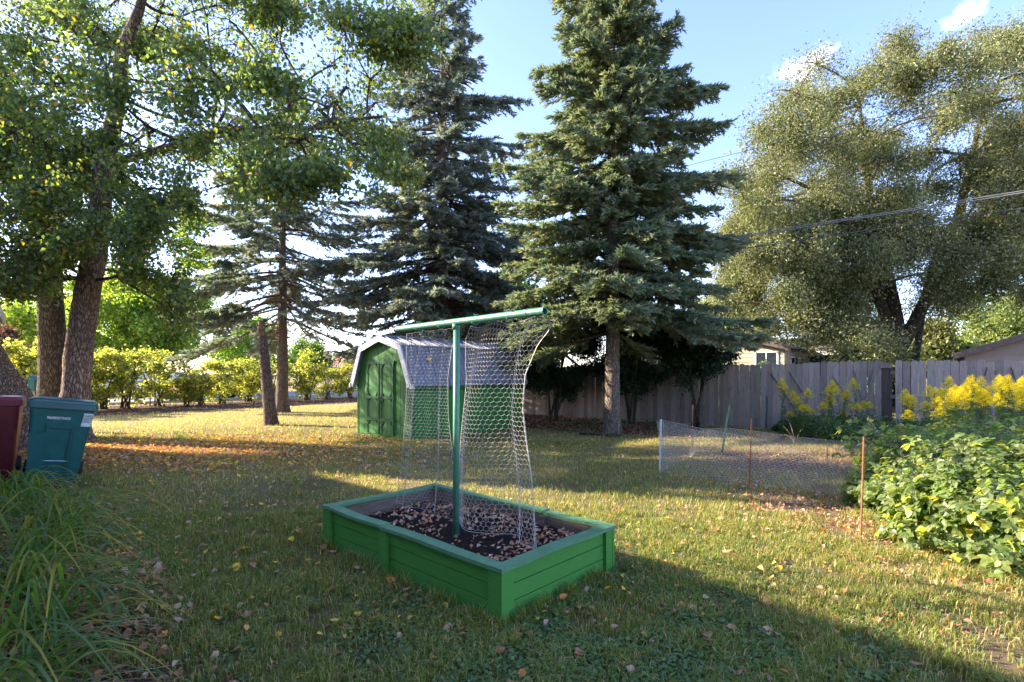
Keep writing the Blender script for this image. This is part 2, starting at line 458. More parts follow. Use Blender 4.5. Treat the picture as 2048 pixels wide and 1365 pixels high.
def zones(x, y):
    n = fbm(x, y, 0.7); n2 = fbm(x + 50, y, 2.2)
    hd = hedge_dist(x, y) + (n2 - 0.5) * 1.5; fd = fence_dist(x, y) + (n2 - 0.5) * 1.2
    mulch = SS(5.1, 4.5, hd) * SS(-2.2, -1.8, hd)
    mulch = np.maximum(mulch, SS(3.9, 3.3, fd) * SS(-0.5, 0, fd) * SS(5.4, 4.6, x + (n - 0.5) * 2) * SS(-6, -5, x))
    mulch = np.maximum(mulch, SS(0.9, 0.4, house_c(x, y) + (n2 - 0.5) * 0.9) * SS(10, 8.5, y) * SS(1.0, 0, x))
    dry = SS(14.0, 18.5, y - 0.15 * x + (n - 0.5) * 5) * 0.95 * SS(-1, -3, x)
    dry = np.maximum(dry, SS(0.42, 0.62, n) * 0.5 * SS(5, 8, y))
    dry = np.maximum(dry, SS(1.5, 4.0, x) * 0.45 * SS(2.5, 3, y))
    # bare trodden soil in the little wire plot and below the raspberries
    r = np.hypot((x - 5.3) / 2.1, (y - 9.3) / 1.5)
    soil = SS(1.15, 0.6, r + (n2 - 0.5) * 0.7)
    r = np.hypot((x - 3.35) / 0.55, (y - 5.6) / 1.5); soil = np.maximum(soil, 0.8 * SS(1.1, 0.6, r + (n2 - 0.5) * 0.6))
    r = np.hypot((x - 2.75) / 0.5, (y - 3.05) / 0.35); soil = np.maximum(soil, 0.8 * SS(1.1, 0.6, r + (n2 - 0.5) * 0.6))
    r = np.hypot((x + 8.2) / 2.5, (y - 10.6) / 1.9); soil = np.maximum(soil, 0.85 * SS(1.1, 0.5, r + (n2 - 0.5) * 0.6))
    return mulch, dry, soil

# ------------------------------------------------------------------ ground
def grid_axis(a, b, step, far):
    return np.concatenate([[-far, -far / 4, -far / 16, -far / 50 + a], np.arange(a, b, step), [b + far / 50, far / 16, far / 4, far]])
gx = grid_axis(-34, 22, 0.16, 4000); gy = grid_axis(-4, 38, 0.16, 4000)
X, Y = np.meshgrid(gx, gy)
Zg = (fbm(X, Y, 0.9) - 0.5) * 0.03 * (np.abs(X) < 50) * (np.abs(Y) < 60)
m_, d_, s_ = zones(X, Y)
far = (np.abs(X) > 60) | (Y > 60); d_[far] = 0.2; m_[far] = 0; s_[far] = 0
V = np.stack([X, Y, Zg], -1).reshape(-1, 3)
ny, nx = X.shape
idx = np.arange(nx * ny).reshape(ny, nx)
Q = np.stack([idx[:-1, :-1], idx[:-1, 1:], idx[1:, 1:], idx[1:, :-1]], -1).reshape(-1, 4)
g = Acc().add(V, Q=Q).build('ground', 'lawn_ground', smooth=True)
at = g.data.attributes.new('Zone', 'FLOAT_COLOR', 'POINT')
zc = np.ones((len(V), 4), np.float32); zc[:, 0] = m_.ravel(); zc[:, 1] = d_.ravel(); zc[:, 2] = s_.ravel()
at.data.foreach_set('color', zc.ravel())
g['kind'] = 'structure'

# street beyond the hedge, with its kerbs
hn = np.array([0.81, -0.58, 0]); hv = np.array([0.58, 0.81, 0]); hp = np.array([-18.4, 23.4, 0])
def strip(name, d0, d1, z0, z1, mat):
    o = hp + hn * d0 - hv * 60 + np.array([0, 0, z0])
    return setp(Acc().obox(o, hn * (d1 - d0), hv * 220, (0, 0, z1 - z0)).build(name, mat), kind='structure')
strip('street', -12.0, -3.6, -0.1, 0.03, 'asphalt')
strip('kerb', -3.6, -3.3, -0.1, 0.15, 'concrete')
strip('kerb', -12.3, -12.0, -0.1, 0.15, 'concrete')
strip('pavement', -14.6, -13.2, -0.1, 0.05, 'concrete')

# ------------------------------------------------------------------ grass
GREENS = [(0.165, 0.21, 0.035), (0.235, 0.27, 0.045), (0.115, 0.16, 0.03), (0.42, 0.31, 0.12), (0.52, 0.37, 0.19)]
def sample_frustum(n, y0, y1, marg=0.5, p=1.0):
    u = rng.random(n); y = (y0 ** p + u * (y1 ** p - y0 ** p)) ** (1 / p)
    x = (rng.random(n) * 2 - 1) * (0.99 * y + marg)
    return x, y
def lawn_ok(x, y):
    bu, bv = bed_local(x, y); su, sv = shed_local(x, y)
    ok = ~((np.abs(bu) < 1.16) & (np.abs(bv) < 0.67))
    ok &= ~((su > -0.02) & (su < 2.3) & (sv > -0.02) & (sv < 4.15))
    m, d, s = zones(x, y)
    ok &= rng.random(len(x)) > np.maximum(m * 1.0, s * 0.85)
    ok &= (fence_dist(x, y) > 0.05) & (house_c(x, y) > -1.0)
    return ok, d
def grass_blades(n, y0, y1, h, w, p, acc, segs=2):
    x, y = sample_frustum(n, y0, y1, p=p)
    ok, dry = lawn_ok(x, y); x, y, dry = x[ok], y[ok], dry[ok]
    clump = fbm(x, y, 5.0); keep = rng.random(len(x)) < np.clip(0.1 + 2.3 * (clump - 0.24) + 0.8 * (fbm(x, y, 1.1) - 0.5), 0.08, 1)
    x, y, dry, clump = x[keep], y[keep], dry[keep], clump[keep]
    n = len(x)
    H = h * (0.5 + rng.random(n)) * (0.6 + 0.9 * clump); Wd = w * (0.6 + 0.8 * rng.random(n))
    az = rng.random(n) * 2 * np.pi; lean = 0.25 + 0.9 * rng.random(n) ** 1.4
    D = np.stack([np.cos(az), np.sin(az), 0 * az], 1); S = np.stack([-np.sin(az), np.cos(az), 0 * az], 1)
    B = np.stack([x, y, 0 * x + 0.0], 1)
    up = np.array([0, 0, 1.0])
    Hh = H[:, None]; Ww = Wd[:, None]; ln = lean[:, None]
    c = palette(n, GREENS, [5, 5, 3, 2.2, 1.5])
    dr = (rng.random(n) < dry * 0.8); c[dr] = palette(dr.sum(), [(0.55, 0.42, 0.19), (0.43, 0.34, 0.13), (0.34, 0.33, 0.10)], [1, 1, 1])
    if segs == 2:
        M = B + up * Hh * 0.6 + D * Hh * ln * 0.3; Tp = B + up * Hh * (1 - 0.35 * ln) + D * Hh * ln
        V = np.stack([B - S * Ww / 2, B + S * Ww / 2, M - S * Ww * 0.4, M + S * Ww * 0.4, Tp], 1)
        i = np.arange(n)[:, None] * 5
        acc.add(V.reshape(-1, 3), T=i + [2, 3, 4], Q=i + [0, 1, 3, 2], C=np.repeat(c, 5, 0))
    else:
        Tp = B + up * Hh * 0.85 + D * Hh * ln * 0.7
        V = np.stack([B - S * Ww / 2, B + S * Ww / 2, Tp], 1)
        i = np.arange(n)[:, None] * 3
        acc.add(V.reshape(-1, 3), T=i + [0, 1, 2], C=np.repeat(c, 3, 0))
acc = Acc()
grass_blades(270000, 2.2, 5.8, 0.055, 0.0048, 1.6, acc)
grass_blades(240000, 5.0, 12.5, 0.055, 0.008, 1.5, acc, 1)
grass_blades(120000, 12, 27, 0.06, 0.016, 1.4, acc, 1)
# taller tufts left by the mower along the bed and the shed
n = 5200; e = rng.integers(0, 4, n); f = rng.uniform(-1, 1, n); off = np.abs(rng.normal(0, 0.035, n)) + 0.005
bu = np.where(e < 2, f * 1.15, np.where(e == 2, -1.135 - off, 1.135 + off)); bv = np.where(e < 2, np.where(e == 0, -0.645 - off, 0.645 + off), f * 0.65)
x = BC[0] + bu * BU[0] + bv * BV[0]; y = BC[1] + bu * BU[1] + bv * BV[1]
k = fbm(x * 2, y * 2, 3.0) > 0.42; x, y = x[k], y[k]; n = len(x)
az = rng.random(n) * 6.28; D = np.stack([np.cos(az), np.sin(az), 0 * az], 1); S = np.stack([-np.sin(az), np.cos(az), 0 * az], 1)
Hh = rng.uniform(0.05, 0.13, (n, 1)); B = np.stack([x, y, 0 * x], 1); M = B + [0, 0, 1] * Hh * 0.6 + D * Hh * 0.1; Tp = B + [0, 0, 1] * Hh * 0.9 + D * Hh * 0.5
V = np.stack([B - S * .0025, B + S * .0025, M - S * .002, M + S * .002, Tp], 1); i = np.arange(n)[:, None] * 5
acc.add(V.reshape(-1, 3), T=i + [2, 3, 4], Q=i + [0, 1, 3, 2], C=np.repeat(palette(n, GREENS, [5, 4, 3, 2, 1]), 5, 0))
setp(acc.build('lawn_grass', 'grass', col=True), 'short patchy green and straw lawn grass', 'grass', kind='stuff')

# creeping round-leaved weeds round the near corner of the bed
acc = Acc(); n = 26000
x = rng.normal(0.65, 1.05, n); y = 2.2 + np.abs(rng.normal(0, 1.15, n))
x2, y2 = sample_frustum(5000, 2.3, 6.0); x = np.concatenate([x, x2]); y = np.concatenate([y, y2])
k = (fbm(x, y, 1.6) + 0.12 * (np.abs(x - 0.6) < 1.0) > 0.5); x, y = x[k], y[k]
ok, _ = lawn_ok(x, y); x, y = x[ok], y[ok]; n = len(x)
P = np.stack([x, y, 0.012 + 0.03 * rng.random(n)], 1)
N = norm(np.array([0, 0, 1.0]) + rng.normal(size=(n, 3)) * 0.32); D = norm(np.cross(N, rand_dirs(n)))
s = 0.014 + 0.016 * rng.random(n)
V, T, Q = leaves8(P, D, N, s, s * 1.05, 0.08, 0.1)
c = palette(n, [(0.095, 0.17, 0.05), (0.13, 0.21, 0.075), (0.17, 0.23, 0.05)], [3, 2, 1])
acc.add(V, T, Q, np.repeat(c, 8, 0))
setp(acc.build('creeping_weeds', 'grass', col=True), 'mat of small round-leaved creeping weeds beside the green bed', 'ground cover', kind='stuff')

# fallen leaves -----------------------------------------------------------
LCOL = {'brown': [(0.46, 0.23, 0.13), (0.36, 0.16, 0.08), (0.56, 0.35, 0.23)],
        'orange': [(0.68, 0.26, 0.05), (0.62, 0.32, 0.09)],
        'yellow': [(0.85, 0.52, 0.04), (0.74, 0.50, 0.10)]}
def litter(acc, x, y, z0, size, cols, w, tilt=0.35):
    n = len(x)
    z = z0 if not np.isscalar(z0) else np.full(n, z0)
    P = np.stack([x, y, z + 0.012 + 0.02 * rng.random(n)], 1)
    N = norm(np.array([0, 0, 1.0]) + rng.normal(size=(n, 3)) * tilt); D = norm(np.cross(N, rand_dirs(n)))
    s = size * (0.6 + 0.8 * rng.random(n))
    V, T, Q = leaves8(P, D, N, s, s * 0.72, 0.2 , 0.3)
    acc.add(V, T, Q, np.repeat(palette(n, cols, w, 0.2), 8, 0))
acc = Acc()
allc = LCOL['brown'] + LCOL['orange'] + LCOL['yellow']
x, y = sample_frustum(9000, 3.0, 14, p=1.3)
k = rng.random(len(x)) < np.clip(1.0 - 0.16 * (x - (-1)), 0.2, 1) * np.clip(fbm(x, y, 0.8) * 1.6 - 0.2, 0.1, 1)
k &= ~((np.abs(bed_local(x, y)[0]) < 1.18) & (np.abs(bed_local(x, y)[1]) < 0.68)) & (fence_dist(x, y) > 0.1)
su, sv = shed_local(x, y); k &= ~((su > -.05) & (su < 2.35) & (sv > -.05) & (sv < 4.2))
litter(acc, x[k], y[k], 0.02, 0.042, allc, [4, 4, 2, 2, 2, 1.2, 1.4])
x = rng.normal(-7.0, 2.6, 9000); y = rng.normal(10.4, 1.3, 9000); k = (x > -11) & (y > 8.0)
litter(acc, x[k], y[k], 0.02, 0.06, allc, [4, 2, 4, 3, 4, 2, 2])
x, y = sample_frustum(12000, 15, 34, p=1.5); mm = zones(x, y)[0]; k = (mm > 0.5)
litter(acc, x[k], y[k], 0.01, 0.10, [(0.20, 0.11, 0.07), (0.10, 0.06, 0.04), (0.33, 0.2, 0.13)], [2, 2, 1])
x = -3.2 + rng.normal(0, 1.3, 6500); y = 3.8 + rng.normal(0, 1.7, 6500); cc = house_c(x, y); k = (cc > -1.0) & (cc < 1.1) & (y > 2.2)
litter(acc, x[k], y[k], 0.01, 0.05, allc[:3], [3, 3, 3], 0.45)
x = 3.4 + rng.normal(0, 0.5, 900); y = 5.6 + rng.normal(0, 1.2, 900); litter(acc, x, y, 0.01, 0.045, allc[:4], [3, 2, 3, 1])
x = rng.uniform(3, 8, 1500); y = rng.uniform(8, 11, 1500); litter(acc, x, y, 0.005, 0.04, allc[:4], [3, 2, 3, 1])
x = rng.uniform(-1, 5, 5000); y = rng.uniform(12, 19, 5000); k = zones(x, y)[0] > 0.5; litter(acc, x[k], y[k], 0.005, 0.06, allc[:3], [3, 4, 1])
setp(acc.build('leaf_litter', 'dead_leaf', col=True), 'scattered brown and orange leaf litter on the lawn and mulch', 'leaf litter', kind='stuff')

def one_leaf(name, colour, label):
    a = Acc()
    # ovate leaf, 5 stations, curled edges
    st = [(0, 0.0), (0.12, 0.28), (0.32, 0.46), (0.55, 0.42), (0.78, 0.24), (1.0, 0.0)]
    cu = rng.uniform(-0.15, 0.3); cv = rng.uniform(0.05, 0.35)
    V = []
    for u, w in st:
        for v in (-1, -0.5, 0, 0.5, 1):
            V.append((u - 0.5, v * w * (1 + rng.uniform(-.1, .1)), cv * (v * w) ** 2 * 2 + cu * (u - 0.5) ** 2 + rng.normal() * 0.012))
    Q = [(i * 5 + j, i * 5 + j + 1, i * 5 + j + 6, i * 5 + j + 5) for i in range(5) for j in range(4)]
    a.add(np.array(V) * 0.075, Q=Q, C=np.array(colour) * (1 + rng.normal(size=(30, 1)) * 0.12))
    a.tube(np.array([(-0.5, 0, 0), (-0.62, 0.02, 0.03), (-0.75, 0.03, 0.02)]) * 0.075, 0.0012, 4, C=np.array(colour) * 0.6)
    o = a.build(name, 'dead_leaf', col=True)
    return setp(o, label, 'leaf', 'fallen leaves lying on the near lawn')
protos = []
for kind, lab in (('brown', 'curled brown fallen leaf lying in the near grass'), ('orange', 'curled orange fallen leaf lying in the near grass'),
                  ('yellow', 'bright yellow fallen leaf lying flat in the near grass')):
    for i in range(3 if kind == 'brown' else 2):
        protos.append((kind, one_leaf('fallen_leaf', LCOL[kind][i], lab)))
xs, ys = sample_frustum(900, 2.55, 6.2, p=1.5)
ok, _ = lawn_ok(xs, ys); sel = [(a, b) for a, b in zip(xs[ok], ys[ok]) if house_c(a, b) > 0.4 and not (a > 2.2 and b > 4) and (rng.random() < 0.8 - 0.12 * a)][:200]
for i, (a, b) in enumerate(sel):
    if i < len(protos): o = protos[i][1]
    else:
        r = rng.random(); kd = 'brown' if r < 0.62 else ('orange' if r < 0.8 else 'yellow')
        src = rnd.choice([p for p in protos if p[0] == kd])[1]
        o = src.copy(); COL.objects.link(o)
    o.location = (a, b, 0.035 + rng.random() * 0.015)
    o.rotation_euler = (rng.normal() * 0.35, rng.normal() * 0.35, rng.random() * 6.28)
    s = 0.42 + 0.5 * rng.random(); o.scale = (s, s, s)

# ------------------------------------------------------------------ raised bed
def rot_frame(u, v, o):
    """place acc-local geometry: local x->u, y->v"""
    return Matrix(((u[0], v[0], 0, o[0]), (u[1], v[1], 0, o[1]), (0, 0, 1, 0), (0, 0, 0, 1)))
bed = empty('raised_bed', (BC[0], BC[1], 0), 'green painted wooden raised garden bed filled with dark soil', 'garden bed')
bed.rotation_euler = (0, 0, math.atan2(BU[1], BU[0]))
hu, hv2, H = 1.10, 0.61, 0.335
a = Acc()
def board_wall(acc, x0, x1, y, out, horiz=True):
    """three stacked boards along x at y, outer face towards out"""
    zs = [(0.0, 0.112), (0.118, 0.222), (0.228, H)]
    for i, (z0, z1) in enumerate(zs):
        j = rng.uniform(-0.004, 0.004)
        if horiz: acc.box(x0, x1, min(y, y - out * 0.035) + j, max(y, y - out * 0.035) + j, z0 - (0.02 if i == 0 else 0), z1)
        else: acc.box(min(y, y - out * 0.035) + j, max(y, y - out * 0.035) + j, x0, x1, z0 - (0.02 if i == 0 else 0), z1)
board_wall(a, -hu, hu, -hv2, -1); board_wall(a, -hu, hu, hv2, 1)
board_wall(a, -hv2 + 0.036, hv2 - 0.036, hu, 1, False); board_wall(a, -hv2 + 0.036, hv2 - 0.036, -hu, -1, False)
a.build('side_boards', 'green_paint', bed)
# upright battens covering corners and joints
def batten(x0, x1, y0, y1):
    o = Acc().box(x0, x1, y0, y1, -0.02, H - 0.001).build('batten', 'green_paint', bed)
    lx = (x1 - x0) > (y1 - y0); cx, cy = (x0 + x1) / 2, (y0 + y1) / 2
    for z in (0.06, 0.17, 0.28):
        a = Acc()
        if lx: yo = y0 if cy < 0 else y1; sg = -1 if cy < 0 else 1; a.tube([(cx + rng.uniform(-.02, .02), yo - sg * 0.001, z), (cx, yo + sg * 0.0015, z)], 0.004, 6)
        else: xo = x0 if cx < 0 else x1; sg = -1 if cx < 0 else 1; a.tube([(xo - sg * 0.001, cy, z), (xo + sg * 0.0015, cy, z)], 0.004, 6)
        a.build('screw', 'rust', o)
    return o
t = 0.032
for sx in (-1, 1):
    for sy in (-1, 1):
        xa, xb = sorted((sx * (hu + t), sx * (hu - 0.09))); ya, yb = sorted((sy * (hv2 + 0.004), sy * (hv2 + t)))
        batten(xa, xb, ya, yb)
        xa, xb = sorted((sx * (hu + 0.004), sx * (hu + t - 0.002))); ya, yb = sorted((sy * (hv2 + 0.002), sy * (hv2 - 0.085)))
        batten(xa, xb, ya, yb)
for sy in (-1, 1):
    ya, yb = sorted((sy * (hv2 + 0.004), sy * (hv2 + t))); batten(-0.22, -0.12, ya, yb)
# inner faces are bare weathered wood
a = Acc()
for s in (-1, 1):
    a.box(-hu + 0.04, hu - 0.04, min(s * (hv2 - 0.04), s * (hv2 - 0.052)), max(s * (hv2 - 0.04), s * (hv2 - 0.052)), 0.02, H - 0.006)
    a.box(min(s * (hu - 0.04), s * (hu - 0.052)), max(s * (hu - 0.04), s * (hu - 0.052)), -hv2 + 0.054, hv2 - 0.054, 0.02, H - 0.006)
a.box(0.44, 0.50, hv2 - 0.09, hv2 - 0.053, 0.02, H - 0.008)
a.build('inner_boards', 'inner_wood', bed)
# rim boards, butted, slightly uneven
def rim(x0, x1, y0, y1, dz=0.0, twist=0.0):
    a = Acc(); n = 8; lx = (x1 - x0) > (y1 - y0)
    V = []
    for i in range(n + 1):
        f = i / n
        for (jy, kz) in ((0, 0), (1, 0), (1, 1), (0, 1)):
            wob = 0.004 * math.sin(f * 7 + x0 * 5) + dz + twist * (f - 0.5)
            if lx: V.append((x0 + (x1 - x0) * f, (y0, y1)[jy] + 0.003 * math.sin(f * 9), H + 0.002 + wob + kz * 0.026))
            else: V.append(((x0, x1)[jy] + 0.003 * math.sin(f * 9), y0 + (y1 - y0) * f, H + 0.002 + wob + kz * 0.026))
    Q = [(i * 4 + j, i * 4 + (j + 1) % 4, (i + 1) * 4 + (j + 1) % 4, (i + 1) * 4 + j) for i in range(n) for j in range(4)]
    Q += [(3, 2, 1, 0), (n * 4, n * 4 + 1, n * 4 + 2, n * 4 + 3)]
    a.add(V, Q=Q); return a.build('rim_board', 'green_rim', bed)
ro = 0.042; rw = 0.095
rim(-hu - ro, -0.19, -hv2 - ro, -hv2 - ro + rw, 0.002); rim(-0.186, hu + ro, -hv2 - ro, -hv2 - ro + rw, -0.001)
rim(-hu - ro, 0.46, hv2 + ro - rw, hv2 + ro, 0.004); rim(0.47, hu + ro, hv2 + ro - rw, hv2 + ro, -0.004)
rim(-hu - ro, -hu - ro + rw, -hv2 - ro + rw + 0.002, hv2 + ro - rw - 0.002)
rim(hu + ro - rw, hu + ro, -hv2 - ro + rw + 0.002, hv2 + ro - rw - 0.002, 0.001)
# soil
ux = np.linspace(-hu + 0.05, hu - 0.05, 70); uy = np.linspace(-hv2 + 0.05, hv2 - 0.05, 40)
XX, YY = np.meshgrid(ux, uy)
def soil_z(x, y): return 0.235 + (fbm(x + 5, y, 2.2) - 0.5) * 0.07 + (vnoise(x, y, 14) - 0.5) * 0.022 + 0.035 * x * 0.4
ZZ = soil_z(XX, YY)
idx = np.arange(70 * 40).reshape(40, 70)
Q = np.stack([idx[:-1, :-1], idx[:-1, 1:], idx[1:, 1:], idx[1:, :-1]], -1).reshape(-1, 4)
Acc().add(np.stack([XX, YY, ZZ], -1).reshape(-1, 3), Q=Q).build('soil', 'soil_dark', bed, smooth=False)
# leaves lying on the soil
acc = Acc(); n = 1500
lx = rng.uniform(-hu + 0.07, hu - 0.07, n); ly = rng.uniform(-hv2 + 0.08, hv2 - 0.08, n)
dens = np.clip((fbm(lx + 9, ly, 2.6) - 0.30) * 2.6, 0.03, 1) + 0.6 * (ly > 0.3) + 0.5 * (lx > 0.7)
k = rng.random(n) < dens * 0.55; lx, ly = lx[k], ly[k]
wx = BC[0] + lx * BU[0] + ly * BV[0]; wy = BC[1] + lx * BU[1] + ly * BV[1]
litter(acc, wx, wy, soil_z(lx, ly), 0.036, [(0.50, 0.28, 0.18), (0.42, 0.20, 0.11), (0.60, 0.39, 0.28), (0.5, 0.22, 0.07), (0.55, 0.4, 0.08)], [5, 3, 4, 0.7, 0.4], 0.55)
setp(acc.build('bed_leaf_litter', 'dead_leaf', col=True), 'dry brown leaves scattered over the dark soil of the bed', 'leaf litter', kind='stuff')

# T post ------------------------------------------------------------------
P0 = np.array([-0.46, 4.29]); ZB = 1.985
tp = empty('t_post', (P0[0], P0[1], 0.2), 'green metal T post standing in the raised bed', 'post')
a = Acc(); a.tube([(0, 0, -0.1), (0, 0, 0.8), (0.004, 0, ZB - 0.2 - 0.03)], 0.0275, 16)
a.build('pole', 'pole_green', tp, smooth=True)
def pipe(p, q, r, name, mat, parent, n=20, inner=0.82):
    p, q = np.array(p, float), np.array(q, float); d = norm(q - p); u = norm(np.cross(d, (0, 0, 1.0))); w = np.cross(u, d)
    V = []
    for (c, rr) in ((p, r * inner), (p, r), (q, r), (q, r * inner), (p + 0.001 * d, r * inner)):
        for i in range(n):
            an = i / n * 2 * math.pi; V.append(c + u * rr * math.cos(an) + w * rr * math.sin(an))
    Q = [(k * n + i, k * n + (i + 1) % n, (k + 1) * n + (i + 1) % n, (k + 1) * n + i) for k in range(4) for i in range(n)]
    return Acc().add(V, Q=Q).build(name, mat, parent, smooth=False)
tb = np.array([BU[0], BU[1], 0.012]); z0 = ZB - 0.2
pa = -tb * 0.835 + np.array([0, 0, z0]); pb = tb * 0.945 + np.array([0, 0, z0])
bar_o = pipe(pa, pb, 0.030, 'crossbar', 'pole_green', tp)
pipe(pb - tb * 0.16, pb - tb * 0.155, 0.0325, 'collar', 'pole_green', tp)
a = Acc(); a.tube([(0, 0, z0 - 0.06), (0, 0, z0 - 0.015)], 0.033, 16); a.build('socket', 'pole_green', tp, smooth=True)
for s in (-0.52, -0.2, 0.22, 0.60):
    c = tb * s + np.array([0, 0, z0]); pts = []
    for k in range(14):
        an = R(-150 + k * 22); pts.append(c + BV * 0.037 * math.cos(an) + np.array([0, 0, 1]) * 0.040 * math.sin(an) + tb * 0.003 * k)
    pts.append(pts[-1] + np.array([-0.01, -0.012, 0.012]))
    a = Acc(); a.tube(pts, 0.0038, 6); a.build('hook', 'pole_green', tp, smooth=True)

# hexagonal wire netting ----------------------------------------------------
def hexnet(acc, func, w, h, cell, r, trim=None, sides=3, edge=True):
    """func(u,v)->3D for arrays u in [0,w], v in [0,h]; cell = distance between vertical wires"""
    s = cell / math.sqrt(3); E = set()
    rows = int(h / (1.5 * s)) + 1; cols = int(w / cell) + 1
    segs = []
    for rr in range(rows):
        for cc in range(cols):
            cx = (cc + 0.5 * (rr % 2)) * cell; cy = rr * 1.5 * s
            p = [(cx + s * math.sin(math.radians(60 * i)), cy + s * math.cos(math.radians(60 * i))) for i in range(6)]
            for i in (0, 1, 2): segs.append((p[i], p[(i + 1) % 6]))
    S = np.array(segs); S = S[(S[:, :, 0].max(1) <= w) & (S[:, :, 1].max(1) <= h) & (S[:, :, 0].min(1) >= 0) & (S[:, :, 1].min(1) >= 0)]
    if trim is not None:
        S = S[trim(S[:, :, 0].mean(1), S[:, :, 1].mean(1))]
    S = S + rng.normal(size=S.shape) * cell * 0.015
    A = func(S[:, 0, 0], S[:, 0, 1]); B = func(S[:, 1, 0], S[:, 1, 1])
    Rr = np.full((len(S), 2), r)
    V, Q = btubes(np.stack([A, B], 1), Rr, sides); acc.add(V, Q=Q)
    if edge:
        for vv in (0.0, h):
            u = np.linspace(0, w, int(w / cell * 2)); acc.tube(func(u, u * 0 + vv), r * 1.3, sides, caps=False)
        for uu in (0.0, w):
            v = np.linspace(0, h, int(h / cell * 2)); acc.tube(func(v * 0 + uu, v), r * 1.3, sides, caps=False)

top = lambda s: np.stack([P0[0] + tb[0] * s, P0[1] + tb[1] * s, ZB - 0.035 + tb[2] * s], -1)
def net_right(u, v):
    # u 0..1 across from the pole to the pipe end, v 0..1 from the pipe to the soil
    u = np.asarray(u); v = np.asarray(v)
    lo = np.interp(v, [0, 0.06, 0.2, 0.5, 1], [0.09, 0.02, -0.05, -0.085, -0.10])
    hi = np.interp(v, [0, 0.03, 0.12, 0.24, 0.4, 0.55, 0.75, 1], [0.98, 0.94, 0.83, 0.765, 0.75, 0.79, 0.86, 0.93])
    s = lo + (hi - lo) * u
    p = top(s); p[..., 2] -= v * (1.66 if True else 1)
    fold = 0.085 * np.sin(u * 9 + 1.0 + v * 1.5) * np.clip(v * 4, 0.25, 1) + 0.05 * np.sin(u * 21 + 2 * v) * np.clip(u * 1.6 - 0.5, 0, 1)
    fold += 0.02 * np.sin(v * 7 + u * 3)
    return p + BV * (0.06 + fold)[..., None] - np.array([0, 0, 1.0]) * (0.02 * np.clip(1 - v * 10, 0, 1) * np.sin(u * 15))[..., None]
def net_left(u, v):
    u = np.asarray(u); v = np.asarray(v)
    hi = np.interp(v, [0, 0.1, 0.25, 0.45, 0.7, 1], [-0.11, -0.17, -0.19, -0.18, -0.12, -0.11])
    lo = -0.83 - 0.20 * v
    s = lo + (hi - lo) * u
    p = top(s); p[..., 2] -= v * 1.63
    fold = 0.04 * np.sin(u * 11 + v * 2) * np.clip(v * 4, 0.2, 1) + 0.02 * np.sin(u * 27 + v * 4)
    return p + BV * (0.10 + fold)[..., None]
W1, H1 = 1.02, 1.63
a = Acc(); hexnet(a, lambda u, v: net_right(u / W1, v / H1), W1, H1, 0.040, 0.0018)
setp(a.build('hanging_netting', 'wire'), 'folded chicken wire netting hanging right of the T post pole', 'netting')
W1b = 0.86
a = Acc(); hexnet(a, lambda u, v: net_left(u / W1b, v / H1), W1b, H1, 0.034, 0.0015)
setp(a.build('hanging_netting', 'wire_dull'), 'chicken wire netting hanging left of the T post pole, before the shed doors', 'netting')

# ------------------------------------------------------------------ shed
shed = empty('garden_shed', (SHED0[0], SHED0[1], 0), 'green barn-shaped garden shed with a grey metal gambrel roof', 'shed')
shed.rotation_euler = (0, 0, math.atan2(SU[1], SU[0]))
SW, SL = 2.26, 4.05
prof = [(0, 0), (0, 1.33), (0.33, 2.20), (SW / 2, 2.42), (SW - 0.33, 2.20), (SW, 1.33), (SW, 0)]
a = Acc()
def gable(y, flip):
    V = [(x, y, z) for x, z in prof]; n = len(V)
    Vq = np.array(V); T = []
    for i in range(1, n - 1): T.append((0, i, i + 1) if flip else (0, i + 1, i))
    a.add(Vq, T=T)
gable(0, True); gable(SL, False)
a.add([(0, 0, 0), (0, SL, 0), (0, SL, 1.33), (0, 0, 1.33), (SW, 0, 0), (SW, SL, 0), (SW, SL, 1.33), (SW, 0, 1.33)], Q=[(0, 3, 2, 1), (4, 5, 6, 7)])
# vertical siding joints on gable and long sides: thin raised boards
def zt(x):
    pr = prof[1:-1]
    for (xa, za), (xb, zb) in zip(pr[:-1], pr[1:]):
        if xa <= x <= xb + 1e-6: return za + (zb - za) * (x - xa) / (xb - xa)
    return 1.33
xb = np.arange(0.0, SW, 0.152)
for i, x0 in enumerate(xb):
    x1 = min(x0 + 0.144, SW)
    za, zb = zt(x0), zt(x1)
    V = [(x0, -0.012, 0.02), (x1, -0.012, 0.02), (x1, -0.012, zb), (x0, -0.012, za), (x0, -0.001, 0.02), (x1, -0.001, 0.02), (x1, -0.001, zb), (x0, -0.001, za)]
    if x0 < SW / 2 < x1:
        pass
    a.add(V, Q=[(0, 1, 2, 3), (0, 3, 7, 4), (1, 5, 6, 2), (3, 2, 6, 7)])
for y0 in np.arange(0, SL - 0.05, 0.152):
    a.box(SW + 0.001, SW + 0.012, y0, y0 + 0.144, 0.02, 1.32); a.box(-0.012, -0.001, y0, y0 + 0.144, 0.02, 1.32)
a.build('wall', 'shed_green', shed)
# corner boards and side frieze
a = Acc()
for x0, x1 in ((-0.014, 0.05), (SW - 0.05, SW + 0.014)): a.box(x0, x1, -0.024, -0.0125, 0.0, 1.31)
a.box(SW + 0.0125, SW + 0.024, -0.024, 0.06, 0, 1.30); a.box(SW + 0.0125, SW + 0.03, 0.06, SL, 1.17, 1.31)
a.build('corner_trim', 'shed_trim_green', shed)
